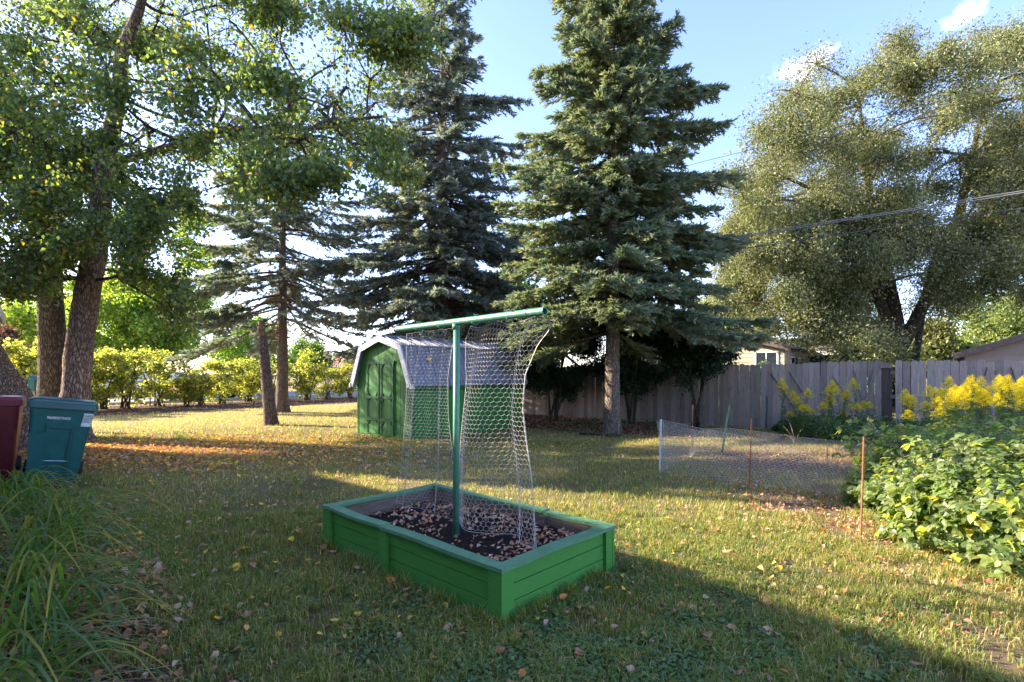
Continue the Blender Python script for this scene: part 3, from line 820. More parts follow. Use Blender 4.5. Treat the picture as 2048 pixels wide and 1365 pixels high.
# double doors
for k in range(2):
    x0 = 0.42 + k * 0.60; x1 = x0 + 0.59; d = Acc()
    for j in range(4): d.box(x0 + j * 0.148, x0 + j * 0.148 + 0.143, -0.030, -0.013, 0.06, 1.90)
    door = d.build('door', 'shed_green', shed)
    tr = Acc(); Y0, Y1 = -0.048, -0.031
    for zc in (1.86, 0.98, 0.42): tr.box(x0 + 0.0, x1 - 0.004, Y0, Y1, zc - 0.035, zc + 0.035)
    for xx in (x0 + 0.02, x1 - 0.09): tr.box(xx, xx + 0.055, Y0 + 0.001, Y1, 0.06, 0.384); tr.box(xx, xx + 0.055, Y0 + 0.001, Y1, 0.456, 0.944); tr.box(xx, xx + 0.055, Y0 + 0.001, Y1, 1.016, 1.824)
    for (xa, xbb) in ((x0 + 0.078, x0 + 0.15), (x1 - 0.093, x1 - 0.165)):
        for zc, sg in ((1.82, -1), (1.02, 1), (0.94, -1), (0.38, -1)):
            tr.bar((xa, -0.038, zc + sg * 0.085), (xbb, -0.038, zc), 0.034, 0.016, side=(0, 1, 0))
    tr.build('door_trim', 'shed_trim_green', door)
    if k == 1:
        a = Acc(); pts = [(x0 + 0.04 + 0.035 * math.sin(t_) , -0.06 - 0.02 * abs(math.cos(t_)), 0.78 + 0.085 * math.cos(t_)) for t_ in np.linspace(0, math.pi, 10)]
        a.tube(pts, 0.010, 6); a.tube([pts[0], (pts[0][0], -0.03, pts[0][2])], 0.01, 6); a.tube([pts[-1], (pts[-1][0], -0.03, pts[-1][2])], 0.01, 6)
        a.build('handle', 'shed_trim_green', door)
        Acc().box(x0 - 0.06, x0 + 0.10, -0.062, -0.0485, 0.965, 0.998).box(x0 - 0.03, x0 + 0.02, -0.075, -0.0625, 0.955, 1.008).build('latch', 'shed_trim_green', door)
# roof: four slopes of ribbed sheet
rp = [(-0.13, 1.275), (0.27, 2.235), (SW / 2, 2.50), (SW - 0.27, 2.235), (SW + 0.13, 1.275)]
ov = 0.13
for i in range(4):
    (xa, za), (xb_, zb) = rp[i], rp[i + 1]
    dx, dz = xb_ - xa, zb - za; L = math.hypot(dx, dz); nx_, nz_ = -dz / L, dx / L
    a = Acc(); o = (xa, -ov, za)
    a.obox(o, (dx, 0, dz), (0, SL + 2 * ov, 0), (nx_ * 0.02, 0, nz_ * 0.02))
    nrib = 34
    for k in range(nrib):
        y = -ov + 0.05 + k * (SL + 2 * ov - 0.1) / (nrib - 1); big = (k % 3 == 0)
        hgt = 0.034 if big else 0.012; wd = 0.034 if big else 0.016
        a.obox((xa + nx_ * 0.0205 + dx * 0.02, y, za + nz_ * 0.0205 + dz * 0.02), (dx * 0.96, 0, dz * 0.96), (0, wd, 0), (nx_ * hgt, 0, nz_ * hgt))
    a.build('roof_panel', 'metal_roof', shed)
# ridge and knee caps + light fascia on the gable ends
a = Acc()
for j in (1, 3):
    x, z = rp[j]; a.box(x - 0.05, x + 0.05, -ov - 0.002, SL + ov, z + 0.02, z + 0.045)
x, z = rp[2]; a.box(x - 0.09, x + 0.09, -ov - 0.003, SL + ov, z + 0.012, z + 0.04)
a.build('ridge_cap', 'metal_roof', shed)
for i in range(4):
    (xa, za), (xb_, zb) = rp[i], rp[i + 1]; a = Acc()
    dx, dz = xb_ - xa, zb - za; L = math.hypot(dx, dz)
    nx_, nz_ = -dz / L, dx / L
    q = 0.004 * i
    a.obox((xa + nx_ * 0.03, -ov - 0.03 - q, za + nz_ * 0.03), (dx, 0, dz), (0, 0.026, 0), (-nx_ * 0.14, 0, -nz_ * 0.14))
    a.build('fascia', 'roof_trim', shed)
a = Acc()
for xx in (SW + 0.10, -0.16): a.box(xx, xx + 0.06, -ov - 0.05, -ov + 0.05, 1.22, 1.33)
a.build('eave_return', 'roof_trim', shed)
Acc().box(SW + 0.08, SW + 0.115, -ov + 0.052, SL + ov, 1.225, 1.272).build('gutter', 'shed_trim_green', shed)

# ------------------------------------------------------------------ fence
f0 = np.array([-3.0, 20.6 + 2.4, 0.0])
FH = 1.88
fence = empty('board_fence', tuple(f0), 'weathered grey-brown dog-eared board fence along the back of the yard', 'fence')
fence.rotation_euler = (0, 0, math.atan2(FU[1], FU[0]))
a = Acc(); x = 0.0; FL = 24.0
def fence_x(pxx):   # distance along the fence of a photo column
    r = (pxx - 1024) / 1040; X_ = r * 20.6 / (1 + 0.8 * r); return (X_ + 3.0) / FU[0]
gap0, gap1 = fence_x(1762), fence_x(1779)
while x < FL:
    w = 0.145 * rng.uniform(0.93, 1.04); h = FH + rng.normal() * 0.012 + 0.03 * math.sin(x * 0.9); y = rng.uniform(-0.004, 0.004); t = 0.018
    if gap0 - w < x < gap1: x += w; continue
    e = 0.028; tl = rng.normal() * 0.004
    pr = [(x, 0.03), (x + w, 0.03), (x + w + tl, h - e), (x + w - e + tl, h), (x + e + tl, h), (x + tl, h - e)]
    V = [(p, y, q) for p, q in pr] + [(p, y + t, q) for p, q in pr]
    T = []; Qd = [(0, 1, 2, 5), (2, 3, 4, 5), (6, 11, 8, 7), (8, 11, 10, 9)]
    for i in range(6): j = (i + 1) % 6; Qd.append((i, i + 6, j + 6, j))
    base = np.array([0.35, 0.29, 0.25]) * rng.uniform(0.72, 1.3) * (1 + rng.normal(size=3) * 0.03)
    a.add(V, Q=Qd, C=base)
    x += w + rng.choice([0.003, 0.006, 0.012])
a.build('boards', 'fence_wood', fence, col=True)
for z in (0.35, 1.0, 1.6):
    Acc().box(0, gap0, 0.024, 0.062, z - 0.045, z + 0.045, C=(0.2, 0.17, 0.15)).box(gap1, FL, 0.024, 0.062, z - 0.045, z + 0.045, C=(0.2, 0.17, 0.15)).build('rail', 'fence_wood', fence, col=True)
for xx in [0.05 + 2.4 * k for k in range(10)]:
    Acc().box(xx, xx + 0.1, 0.065, 0.165, -0.1, FH + 0.03, C=(0.24, 0.2, 0.16)).build('post', 'fence_wood', fence, col=True)
Acc().box(gap0 - 0.03, gap1 + 0.03, 0.066, 0.17, -0.1, FH - 0.12, C=(0.11, 0.085, 0.07)).build('post', 'fence_wood', fence, col=True)  # post widened and darkened to close the gap, standing in for its shade
Acc().box(gap0 - 0.05, gap1 + 0.03, -0.03, -0.008, FH - 0.16, FH - 0.03, C=(0.3, 0.24, 0.2)).build('gate_header', 'fence_wood', fence, col=True)
def zf(pxx, pyy):
    r = (pxx - 1024) / 1040; Z_ = 20.6 / (1 + 0.8 * r); return CAMH - (pyy - 750) / 1040 * Z_
for i, (x1, y1, x2, y2) in enumerate(((1540, 745, 1592, 820), (1578, 743, 1606, 787), (1664, 752, 1706, 812), (1708, 742, 1722, 800), (1748, 738, 1726, 812), (2020, 735, 2031, 768), (1972, 735, 1968, 752))):
    Acc().bar((fence_x(x1), -0.02, zf(x1, y1)), (fence_x(x2), -0.02, zf(x2, y2)), 0.05 if i < 5 else 0.03, 0.018, C=(0.30, 0.26, 0.24) if i < 5 else (0.12, .1, .09), side=(0, 1, 0)).build('loose_slat', 'fence_wood', fence, col=True)

# ------------------------------------------------------------------ trees
def bez(p0, p1, p2, n):
    t = np.linspace(0, 1, n)[:, None]
    return (1 - t) ** 2 * np.array(p0) + 2 * t * (1 - t) * np.array(p1) + t * t * np.array(p2)

def trunk_tube(pts, rad, sides=14, flare=0.0, rough=0.06):
    """smoothed tapered trunk with root flare and slight lobing"""
    pts = np.array(pts, float); rad = np.array(rad, float)
    k = len(pts); tt = np.linspace(0, k - 1, k * 7); i = np.clip(tt.astype(int), 0, k - 2); f = tt - i; f = f[:, None]
    pm = np.vstack([2 * pts[0] - pts[1], pts, 2 * pts[-1] - pts[-2]])
    p0, p1, p2, p3 = pm[i], pm[i + 1], pm[i + 2], pm[i + 3]
    P = 0.5 * (2 * p1 + (p2 - p0) * f + (2 * p0 - 5 * p1 + 4 * p2 - p3) * f ** 2 + (3 * p1 - p0 - 3 * p2 + p3) * f ** 3)
    Rr = np.interp(tt, np.arange(k), rad)
    V, Q = btubes(P[None], Rr[None], sides)
    V = V.reshape(len(P), sides, 3); an = np.arange(sides) / sides * 2 * np.pi
    hgt = P[:, 2] - P[0, 2]
    lob = 1 + flare * np.exp(-hgt / 0.28)[:, None] * (0.75 + 0.6 * np.sin(an * 5 + 1)[None]) + rough * np.sin(an * 3 + hgt[:, None] * 2.3) * 0.6 + rough * rng.normal(size=(len(P), sides)) * 0.35
    V = P[:, None] + (V - P[:, None]) * lob[..., None]
    c0 = V.reshape(-1, 3); n = len(c0)
    T = [(n, (len(P) - 1) * sides + j, (len(P) - 1) * sides + (j + 1) % sides) for j in range(sides)]
    return np.vstack([c0, P[-1:]]), Q, T

def spruce(name, base, height, z0, radf, tr, label, cols, w, nwh=30, per=6, bare=0.25, droop=0.35, parts_scale=1.0, twigmat='twig', tuft=0.15, lean=(0, 0), irregular=0.22, dens=1.0, skip=None, fol=None):
    t = empty(name, tuple(base) + (0,), label, 'spruce tree')
    tt = [(lean[0] * f, lean[1] * f, height * f - 0.1 * (f == 0)) for f in (0, 0.05, 0.12, 0.25, 0.45, 0.7, 1.0)]
    rr = [tr * 1.12, tr, tr * 0.93, tr * 0.82, tr * 0.6, tr * 0.33, 0.02]
    V, Q, T = trunk_tube(tt, rr, 16, 0.35)
    Acc().add(V, T, Q).build('trunk', 'bark_spruce', t, smooth=True)
    limbs = Acc(); PT, PD, PN, SZ = [], [], [], []
    TW, TWR = [], []
    h = z0
    while h < height - 0.25:
        f = (h - z0) / (height - z0)
        npw = max(3, int(per * (1 - 0.35 * f) + rng.random()))
        a0 = rng.random() * 6.28
        for k in range(npw):
            az = a0 + k * 2 * math.pi / npw + rng.normal() * 0.25
            hh = h + rng.normal() * 0.30
            if skip is not None and skip(az % (2 * math.pi), hh): continue
            Rb = radf(hh, az) * rng.uniform(1 - irregular, 1 + irregular * 0.8)
            if Rb < 0.15: continue
            d = np.array([math.cos(az), math.sin(az), 0]); s_ = np.array([-math.sin(az), math.cos(az), 0])
            o = np.array([lean[0] * hh / height, lean[1] * hh / height, hh])
            up = 0.45 * f * Rb
            dr = droop * Rb * (1 - 0.8 * f)
            k_ = 9; u = np.linspace(0, 1, k_)[:, None]
            B = o + d * Rb * u + np.array([0, 0, 1.0]) * (up * u - dr * (u ** 1.3) + 0.38 * dr * u ** 4) + s_ * (rng.normal() * 0.10 * Rb * u ** 2)
            limbs.tube(B, np.linspace(0.012 + 0.010 * Rb, 0.006, k_), 5, caps=False)
            # branchlets
            nb = int((Rb / 0.105) * dens)
            for side in (-1, 1):
                uu = np.sort(rng.uniform(0.12, 1.0, nb))
                Lb = (0.16 + 0.36 * Rb * (1 - uu) ** 0.8 * (uu * 2.0).clip(0.35, 1)) * rng.uniform(0.6, 1.25, nb)
                Lb = np.minimum(Lb, 1.0)
                org = np.stack([np.interp(uu, u[:, 0], B[:, j]) for j in range(3)], 1)
                dd = norm(d * (0.75 + 0.3 * rng.random((nb, 1))) + s_ * side * (0.85 + rng.normal(size=(nb, 1)) * 0.2) + np.array([0, 0, 1.0]) * (-0.5 * rng.random((nb, 1)) + 0.12))
                ends = org + dd * Lb[:, None] + np.array([0, 0, -1.0]) * (0.20 * Lb[:, None])
                mids = (org + ends) / 2 + np.array([0, 0, 0.06]) * Lb[:, None]
                TW.append(np.stack([org, mids, ends], 1))
                # tufts along the branchlet; the inside of the crown is bare
                for (e, l, q) in zip(range(nb), Lb, uu):
                    dist = q
                    nt_ = max(2, int(l / 0.065)); v = (np.arange(nt_) + rng.random()) / nt_
                    pos = org[e] + (ends[e] - org[e]) * v[:, None]
                    keep = rng.random(nt_) < np.clip((dist + v * 0.35 - bare) / 0.18, 0.03, 1)
                    if fol is not None: keep &= rng.random(nt_) < fol(az, hh)
                    pos = pos[keep]; m = len(pos)
                    if not m: continue
                    PT.append(pos); PD.append(np.tile(dd[e], (m, 1)))
            m = 6
            uu = rng.uniform(max(bare, 0.3), 1.0, int(14 * Rb)); org = np.stack([np.interp(uu, u[:, 0], B[:, j]) for j in range(3)], 1)
            PT.append(org); PD.append(np.tile(norm(d + np.array([0, 0, 0.1])), (len(uu), 1)))
        h += (height - z0) / nwh * rng.uniform(0.75, 1.25)
    # leader shoots
    TW = np.concatenate(TW)
    V, Q = btubes(TW, np.tile([0.0055, 0.004, 0.002], (len(TW), 1)) * 1.1, 3); limbs.add(V, Q=Q)
    limbs.build('branches', twigmat, t)
    P = np.concatenate(PT); D = np.concatenate(PD)
    a = Acc(); reps = 4
    P4 = np.repeat(P, reps, 0); D4 = np.repeat(D, reps, 0); n = len(P4)
    r = rand_dirs(n); r[:, 2] = r[:, 2] * 0.7 + 0.05
    D4 = norm(D4 * 0.95 + r * 0.75); N = rand_dirs(n)
    L = tuft * rng.uniform(0.7, 1.3, n)
    V, T = kites(P4 - D4 * 0.02, D4, N, L, L * 0.26, 0.3)
    cl = palette(len(P), cols, w, 0.16); cl = np.repeat(np.repeat(cl, reps, 0), 4, 0)
    a.add(V, T, C=cl)
    a.build('needles', 'needle', t, col=True)
    return t, n

BLUE = [(0.19, 0.23, 0.22), (0.27, 0.31, 0.31), (0.14, 0.17, 0.13), (0.27, 0.24, 0.15)]
GRN = [(0.15, 0.195, 0.11), (0.205, 0.255, 0.155), (0.29, 0.285, 0.14), (0.175, 0.225, 0.18)]
# right spruce (C)
def radC(h, az):
    r = np.interp(h, [2.2, 4, 6, 8.5, 10, 12, 15.5], [3.4, 3.4, 2.9, 2.5, 2.05, 1.4, 0.12])
    r *= 0.95 - 0.33 * max(0.0, -math.sin(az))
    return r * (1 + 0.12 * math.sin(az * 2 + h * 1.1) + 0.10 * math.sin(h * 2.3 + az))
spruce('spruce_tree', (2.64, 13.66), 15.5, 3.2, radC, 0.20, 'tall green spruce with bare grey lower trunk, right of the shed before the fence', GRN, [4, 3, 2, 2], nwh=52, per=7, bare=0.18, droop=0.37, tuft=0.16, irregular=0.34, dens=1.2)
# middle spruce (B)
def radB(h, az):
    r = np.interp(h, [3, 5, 8, 9.6, 11.5, 14, 18], [4.1, 4.0, 3.2, 2.7, 2.1, 1.35, 0.15])
    r *= 1 - 0.35 * max(0.0, -math.sin(az))
    return r * (1 + 0.15 * math.sin(az * 2 + h * 1.3) + 0.1 * math.sin(h * 2.9 + az))
spruce('spruce_tree', (-2.55, 19.0), 18.0, 3.3, radB, 0.25, 'tallest blue-grey spruce rising directly behind the green shed', BLUE, [4, 3, 3, 1.2], nwh=50, per=7, bare=0.28, droop=0.45, tuft=0.17, irregular=0.45, dens=0.85)
# left thin spruce (A)
def radA(h, az):
    r = np.interp(h, [2.5, 5, 8, 11, 14], [3.6, 3.9, 3.4, 2.1, 0.15])
    return r * (1 + 0.12 * math.sin(az * 3 + h))
def folA(az, h):
    return 1.0 if math.cos(az) < -0.3 else (0.5 if h > 7 else 0.2)
spruce('spruce_tree', (-9.45, 21.4), 14.0, 4.1, radA, 0.235, 'sparse spruce with bare brown inner branches, left of the shed beside the broken snag', BLUE[:2] + GRN[:1] + [(0.22, 0.21, 0.11)], [3, 3, 2, 1], nwh=24, per=6, bare=0.45, droop=0.5, tuft=0.18, irregular=0.3, dens=1.0, fol=folA, twigmat='twig_warm')

def leafy(parent, clumps, leaf, cols, w, nleaf, spread=1.0, hang=0.4, mat='leaf', nsub=8, trunkpts=None, twig='twig', twr=0.018, width=0.62, jit=0.2, name='foliage', droopy=0.0, limbr=0.05, cull=None):
    """clumps: list (centre xyz, radius, weight) in parent space; limbs reach from the nearest trunk point"""
    limbs = Acc(); subs = []; tp = np.array(trunkpts, float) if trunkpts is not None else None
    PP, DD = [], []
    if tp is not None:
        # grow outwards: every bough starts at the trunk or at a bough nearer to it
        td = [np.min(np.linalg.norm(tp - c[0], axis=1)) for c in clumps]
        order = np.argsort(td); clumps = [clumps[i] for i in order]; td = [td[i] for i in order]
        nodes = [(q, 0.0, 0) for q in tp]
    wsum = sum(c[2] for c in clumps)
    for (c, r, wt) in clumps:
        c = np.array(c, float)
        if tp is not None:
            best = None
            for (q, dd_, lev) in nodes:
                dv = np.linalg.norm((q - c) * np.array([1, 1, 1.25 if q[2] < c[2] else 1.9])); cost = dv + 0.45 * dd_
                if best is None or cost < best[0]: best = (cost, q, dd_, lev)
            s = best[1]; Ld = np.linalg.norm(c - s)
            mid = (s + c) / 2 + np.array([0, 0, 0.12 * Ld]) + rng.normal(size=3) * 0.12 * Ld
            B = bez(s, mid, c, 8); lev = best[3]
            limbs.tube(B, np.linspace(max(twr * 1.2, limbr * 0.72 ** lev), max(twr, limbr * 0.72 ** (lev + 1)), 8), 6, caps=False)
            nodes.append((B[4], best[2] + Ld * 0.5, lev + 1)); nodes.append((c, best[2] + Ld, lev + 1))
        # sub-branches
        dirs = rand_dirs(nsub); dirs[:, 2] *= 0.8
        ends = c + dirs * (r * rng.uniform(0.55, 1.05, (nsub, 1)))
        ends[:, 2] -= droopy * r * rng.random(nsub)
        mids = (c + ends) / 2 + np.array([0, 0, 0.15 * r])
        t = np.linspace(0, 1, 5)[None, :, None]
        Bs = (1 - t) ** 2 * c + 2 * t * (1 - t) * mids[:, None] + t * t * ends[:, None]
        subs.append((Bs, twr * np.linspace(0.8, 0.2, 5)[None].repeat(nsub, 0)))
        m = int(nleaf * wt / wsum)
        e = rng.integers(0, nsub, m); u = rng.random(m) ** 0.6
        q = Bs[e, np.clip((u * 4).astype(int), 0, 3)]; q2 = Bs[e, np.clip((u * 4).astype(int) + 1, 0, 4)]
        f = (u * 4 % 1)[:, None]; p = q * (1 - f) + q2 * f
        # spiky sprays: group leaves in small sprays hanging off the sub-branch
        ns = max(1, m // 7); so = rng.normal(size=(ns, 3)).clip(-1.7, 1.7) * (0.19 * r * spread); g_ = rng.integers(0, ns, m)
        p = p + so[g_] * (0.4 + rng.random((m, 1))) + rng.normal(size=(m, 3)) * leaf * 0.8
        p[:, 2] -= droopy * rng.random(m) ** 2 * 0.6 * r
        PP.append(p); DD.append(norm(rand_dirs(m) + np.array([0, 0, -hang])))
    for Bs, Rs in subs:
        V, Q = btubes(Bs, Rs, 3); limbs.add(V, Q=Q)
    limbs.build('branches', twig, parent)
    P = np.concatenate(PP); D = np.concatenate(DD)
    if cull is not None:
        kk = rng.random(len(P)) < cull(P); P, D = P[kk], D[kk]
    n = len(P)
    N = norm(rand_dirs(n) + np.array([0, 0, 0.6])); L = leaf * rng.uniform(0.65, 1.3, n)
    V, T = kites(P, D, N, L, L * width, 0.16)
    a = Acc().add(V, T, C=np.repeat(palette(n, cols, w, jit), 4, 0))
    return a.build(name, mat, parent, col=True)

def light_gaps(P):
    """crowns are open in places, so the sun reaches the lawn in flecks: share of leaves kept at world points P"""
    lx = P[:, 0] + 0.967 / 0.466 * P[:, 2]; ly = P[:, 1] - 0.255 / 0.466 * P[:, 2]
    m = fbm(lx * 0.42, ly * 1.5, 1.1)  # invented gap pattern, laid out where each leaf's shadow lands
    thr = np.where((ly > 4.6) & (ly < 7.6), 0.50, 0.39)
    thr = np.where(lx > 5.5, 0.58, thr)
    keep = SS(thr - 0.02, thr + 0.03, m)
    far_ = ((ly > 12.4) & (lx < 3.5)) | (fence_dist(lx, ly) < -3.5)
    return np.where(far_, 1.0, np.maximum(keep, 0.04))
# left birch -----------------------------------------------------------------
def near_trunk(name, pts, label, cat, mat, loc, sides=18, flare=0.5):
    t = empty(name, loc, label, cat)
    P = np.array([p[0] for p in pts]) - np.array(loc); rr = [p[1] for p in pts]
    V, Q, T = trunk_tube(P, rr, sides, flare, 0.08)
    Acc().add(V, T, Q).build('trunk', mat, t, smooth=True)
    return t, P
Zb = 12.0
bp = [(px(143, 890, Zb) * [1, 1, 0] + [0, 0, -0.05], 0.34), (px(150, 800, Zb), 0.275), (px(158, 700, Zb), 0.265), (px(180, 560, Zb), 0.245), (px(198, 450, Zb), 0.215), (px(210, 330, Zb), 0.19),
      (px(237, 190, Zb - 0.1), 0.155), (px(246, 100, Zb - 0.2), 0.13), (px(283, 0, Zb - 0.3), 0.09), (px(300, -150, Zb - 0.4), 0.06), (px(310, -260, Zb), 0.02)]
bloc = tuple(bp[0][0]); birch, BP = near_trunk('birch_tree', bp, 'large leafy tree with a leaning pinkish-brown trunk right behind the teal bin', 'tree', 'bark_birch', (bloc[0], bloc[1], 0))
# big horizontal limb
a = Acc(); L0 = np.array((bloc[0], bloc[1], 0.0))
lb = [px(212, 330, Zb), px(300, 305, 11.8), px(370, 285, 11.4), px(430, 262, 11.0), px(520, 258, 10.7), px(600, 258, 10.4), px(668, 254, 10.2)]
V, Q, T = trunk_tube([p - L0 for p in lb], [0.10, 0.085, 0.075, 0.07, 0.06, 0.05, 0.035], 10, 0, 0.1); a.add(V, T, Q)
for p_, q_ in ((lb[5], px(640, 190, 10.3)), (lb[6], px(735, 300, 9.8)), (lb[3], px(450, 180, 11)), (lb[4], px(560, 340, 10.4))):
    m_ = (p_ + q_) / 2 + rng.normal(size=3) * 0.12
    a.tube(np.array([p_, m_, q_]) - L0, [0.045, 0.03, 0.012], 6)
a.build('limb', 'bark_birch', birch, smooth=True)
clumps = []
def inpoly(x, y, poly):
    c = False; n = len(poly)
    for i in range(n):
        (x1, y1), (x2, y2) = poly[i], poly[i - 1]
        if (y1 > y) != (y2 > y) and x < (x2 - x1) * (y - y1) / (y2 - y1) + x1: c = not c
    return c
crown_outline = [(-600, -420), (500, -420), (830, -60), (815, 60), (800, 160), (790, 260), (812, 350), (800, 430), (755, 450), (725, 330), (690, 300), (655, 385), (590, 395), (540, 370), (440, 360), (385, 420), (330, 400), (300, 470), (390, 540), (392, 590), (350, 640), (290, 560), (215, 520), (180, 470), (110, 520), (95, 560), (40, 590), (-60, 520), (-700, 420)]
# crown volume: clump centres inside the crown seen from the yard, at varied depth
tries = 0
while len(clumps) < 460 and tries < 90000:
    tries += 1
    x_, y_ = rng.uniform(-650, 850), rng.uniform(-420, 650)
    if not inpoly(x_, y_, crown_outline): continue
    f = SS(-300, 850, x_); Z_ = rng.uniform(9.0, 14.5) * (1 - 0.10 * f)
    if y_ > 380: Z_ = rng.uniform(9.5, 12.5) if x_ < 450 else rng.uniform(9.2, 10)
    p = px(x_, y_, Z_) - L0
    if np.hypot(p[0] - 3, p[1]) > 10: continue
    gw = p + L0
    tx_ = np.interp(y_, [-200, 0, 190, 330, 560, 700], [300, 283, 237, 210, 180, 158])
    if abs(x_ - tx_) < 62 and Z_ < 12.1 and rng.random() < 0.8: continue
    if gw[1] + 0.29 * gw[0] < 7.2 or gw[2] > 11.4: continue
    thin = 0.6 if (x_ > 560 and y_ < 230) else 1.0
    if rng.random() > thin: continue
    clumps.append((p, rng.uniform(0.5, 0.85) if y_ < 330 else rng.uniform(0.35, 0.6), 1.0 if y_ < 380 else 0.6))
tpts = np.vstack([BP[3:], [p - L0 for p in lb]])
BCOL = [(0.10, 0.15, 0.045), (0.15, 0.20, 0.045), (0.21, 0.25, 0.05), (0.38, 0.28, 0.03), (0.42, 0.20, 0.05), (0.10, 0.14, 0.075)]
leafy(birch, clumps, 0.085, BCOL, [5, 4, 2.5, 0.5, 0.12, 3], 520000, 1.35, 0.75, nsub=9, cull=lambda P: light_gaps(P + L0), trunkpts=tpts, twr=0.010, width=0.70, droopy=0.5, limbr=0.04)

# second dark trunk just left of it
b2 = [(px(100, 880, 13.0) * [1, 1, 0] + [0, 0, -0.05], 0.33), (px(104, 780, 13.0), 0.29), (px(104, 650, 13.0), 0.27), (px(95, 540, 13.0), 0.25), (px(70, 420, 13.2), 0.2), (px(20, 250, 13.3), 0.2), (px(-20, 60, 13.4), 0.12), (px(-30, -80, 13.4), 0.05)]
l2 = (b2[0][0][0], b2[0][0][1], 0)
t2, P2 = near_trunk('shade_tree', b2, 'dark-barked tree trunk left of the leaning one, behind the bins', 'tree', 'bark_dark', l2)
cl = []
for i in range(34):
    Z_ = rng.uniform(12.5, 16); x_, y_ = rng.uniform(-260, 240), rng.uniform(140, 540)
    cl.append((px(x_, y_, Z_) - np.array(l2), rng.uniform(0.7, 1.2), 1))
for i in range(9): cl.append((px(rng.uniform(235, 390), rng.uniform(430, 610), rng.uniform(15.2, 17.2)) - np.array(l2), rng.uniform(0.5, 0.85), 1.1))
leafy(t2, cl, 0.10, [(0.07, 0.14, 0.025), (0.13, 0.20, 0.03), (0.2, 0.24, 0.03)], [3, 3, 1.5], 22000, 1.2, 0.4, trunkpts=P2[2:], width=0.65, cull=lambda P: light_gaps(P + np.array(l2)))
# leaning trunk at the frame edge
b3 = [(px(62, 890, 11.0) * [1, 1, 0] + [0, 0, -0.05], 0.4), (px(20, 790, 11.0), 0.32), (px(-12, 740, 11.0), 0.3), (px(-60, 640, 11.0), 0.27), (px(-130, 480, 10.8), 0.2), (px(-200, 260, 10.5), 0.16), (px(-230, 60, 10.3), 0.06)]
l3 = (b3[0][0][0], b3[0][0][1], 0)
t3, P3 = near_trunk('shade_tree', b3, 'thick trunk leaning out of the left frame edge above the red bin', 'tree', 'bark_birch', l3)
cl = [(px(rng.uniform(-520, -40), rng.uniform(120, 480), rng.uniform(11.5, 13.5)) - np.array(l3), rng.uniform(0.6, 1.0), 1) for i in range(16)]
leafy(t3, cl, 0.10, BCOL, [5, 4, 2, 0.4, 0.1, 2], 11000, 1.2, 0.4, trunkpts=P3[3:], width=0.65, cull=lambda P: light_gaps(P + np.array(l3)))

# broken snag ---------------------------------------------------------------
sl = (-7.48, 16.1, 0); sn = empty('dead_snag', sl, 'broken-off dead trunk leaning left, in front of the sparse spruce', 'tree trunk')
ps = [(0.03, 0, -0.05), (-0.02, 0, 0.5), (-0.12, 0, 1.4), (-0.2, 0, 2.2), (-0.26, 0, 2.75)]
V, Q, T = trunk_tube(ps, [0.21, 0.19, 0.165, 0.135, 0.12], 16, 0.1, 0.05); Acc().add(V, T, Q).build('trunk', 'bark_snag', sn, smooth=True)
V, Q, T = trunk_tube([(-0.26, 0, 2.70), (-0.275, 0, 2.95), (-0.28, 0.01, 3.16)], [0.112, 0.106, 0.096], 14, 0, 0.12)
Acc().add(V, T, Q).build('bare_top', 'bare_wood', sn, smooth=True)
for k in range(12):
    z = rng.uniform(0.5, 2.6); an = rng.random() * 6.28; c = np.array((np.interp(z, [0, 2.75], [0.03, -0.26]), 0, z)); d = np.array([math.cos(an), math.sin(an), 0.25]); r0 = np.interp(z, [0, 2.75], [0.21, 0.14])
    a = Acc(); a.tube([c + d * r0 * 0.8, c + d * (r0 + rng.uniform(0.02, 0.06))], [0.018, 0.011], 6); a.build('branch_stub', 'bark_snag', sn)

# big elm/willow right, behind the fence ---------------------------------------
el = (19.2, 26.0, 0)
te = empty('elm_tree', el, 'huge spreading light-green tree behind the right half of the fence', 'tree')
tk = [(0, 0, 0), (-0.1, 0, 1.5), (0.0, 0, 3.0), (-0.2, 0, 5), (-0.9, 0, 8), (-1.4, 0, 11), (-1.8, 0, 15)]
V, Q, T = trunk_tube(tk, [0.55, 0.48, 0.44, 0.38, 0.28, 0.18, 0.06], 14, 0.3); A_ = Acc().add(V, T, Q)
tk2 = [(0.05, 0, 2.6), (1.2, -0.2, 5.0), (2.6, -0.3, 8.5), (3.8, 0, 12.5), (4.4, 0, 15)]
V, Q, T = trunk_tube(tk2, [0.34, 0.28, 0.22, 0.15, 0.05], 10, 0); A_.add(V, T, Q)
tk3 = [(-0.1, 0, 3.2), (-1.6, -0.8, 5.6), (-3.6, -1.2, 8.2), (-5.0, -1.2, 10.4)]
V, Q, T = trunk_tube(tk3, [0.28, 0.22, 0.15, 0.05], 10, 0); A_.add(V, T, Q)
tk4 = [(0.9, 0.3, 0), (1.3, 0.3, 3.0), (1.7, 0.2, 6), (2.4, 0.2, 9)]
V, Q, T = trunk_tube(tk4, [0.2, 0.17, 0.13, 0.06], 10, 0); A_.add(V, T, Q)
A_.build('trunk', 'bark_dark', te, smooth=True)
outl = [(1470, 300), (1560, 215), (1615, 130), (1690, 105), (1770, 70), (1880, 85), (2000, 55), (2200, 30), (2450, 40), (2600, 300), (2600, 640), (2250, 600), (2048, 560), (1960, 590), (1880, 600), (1800, 620), (1770, 720), (1660, 700), (1600, 655), (1520, 640), (1455, 590), (1440, 500), (1450, 380)]
cl = []; tries = 0
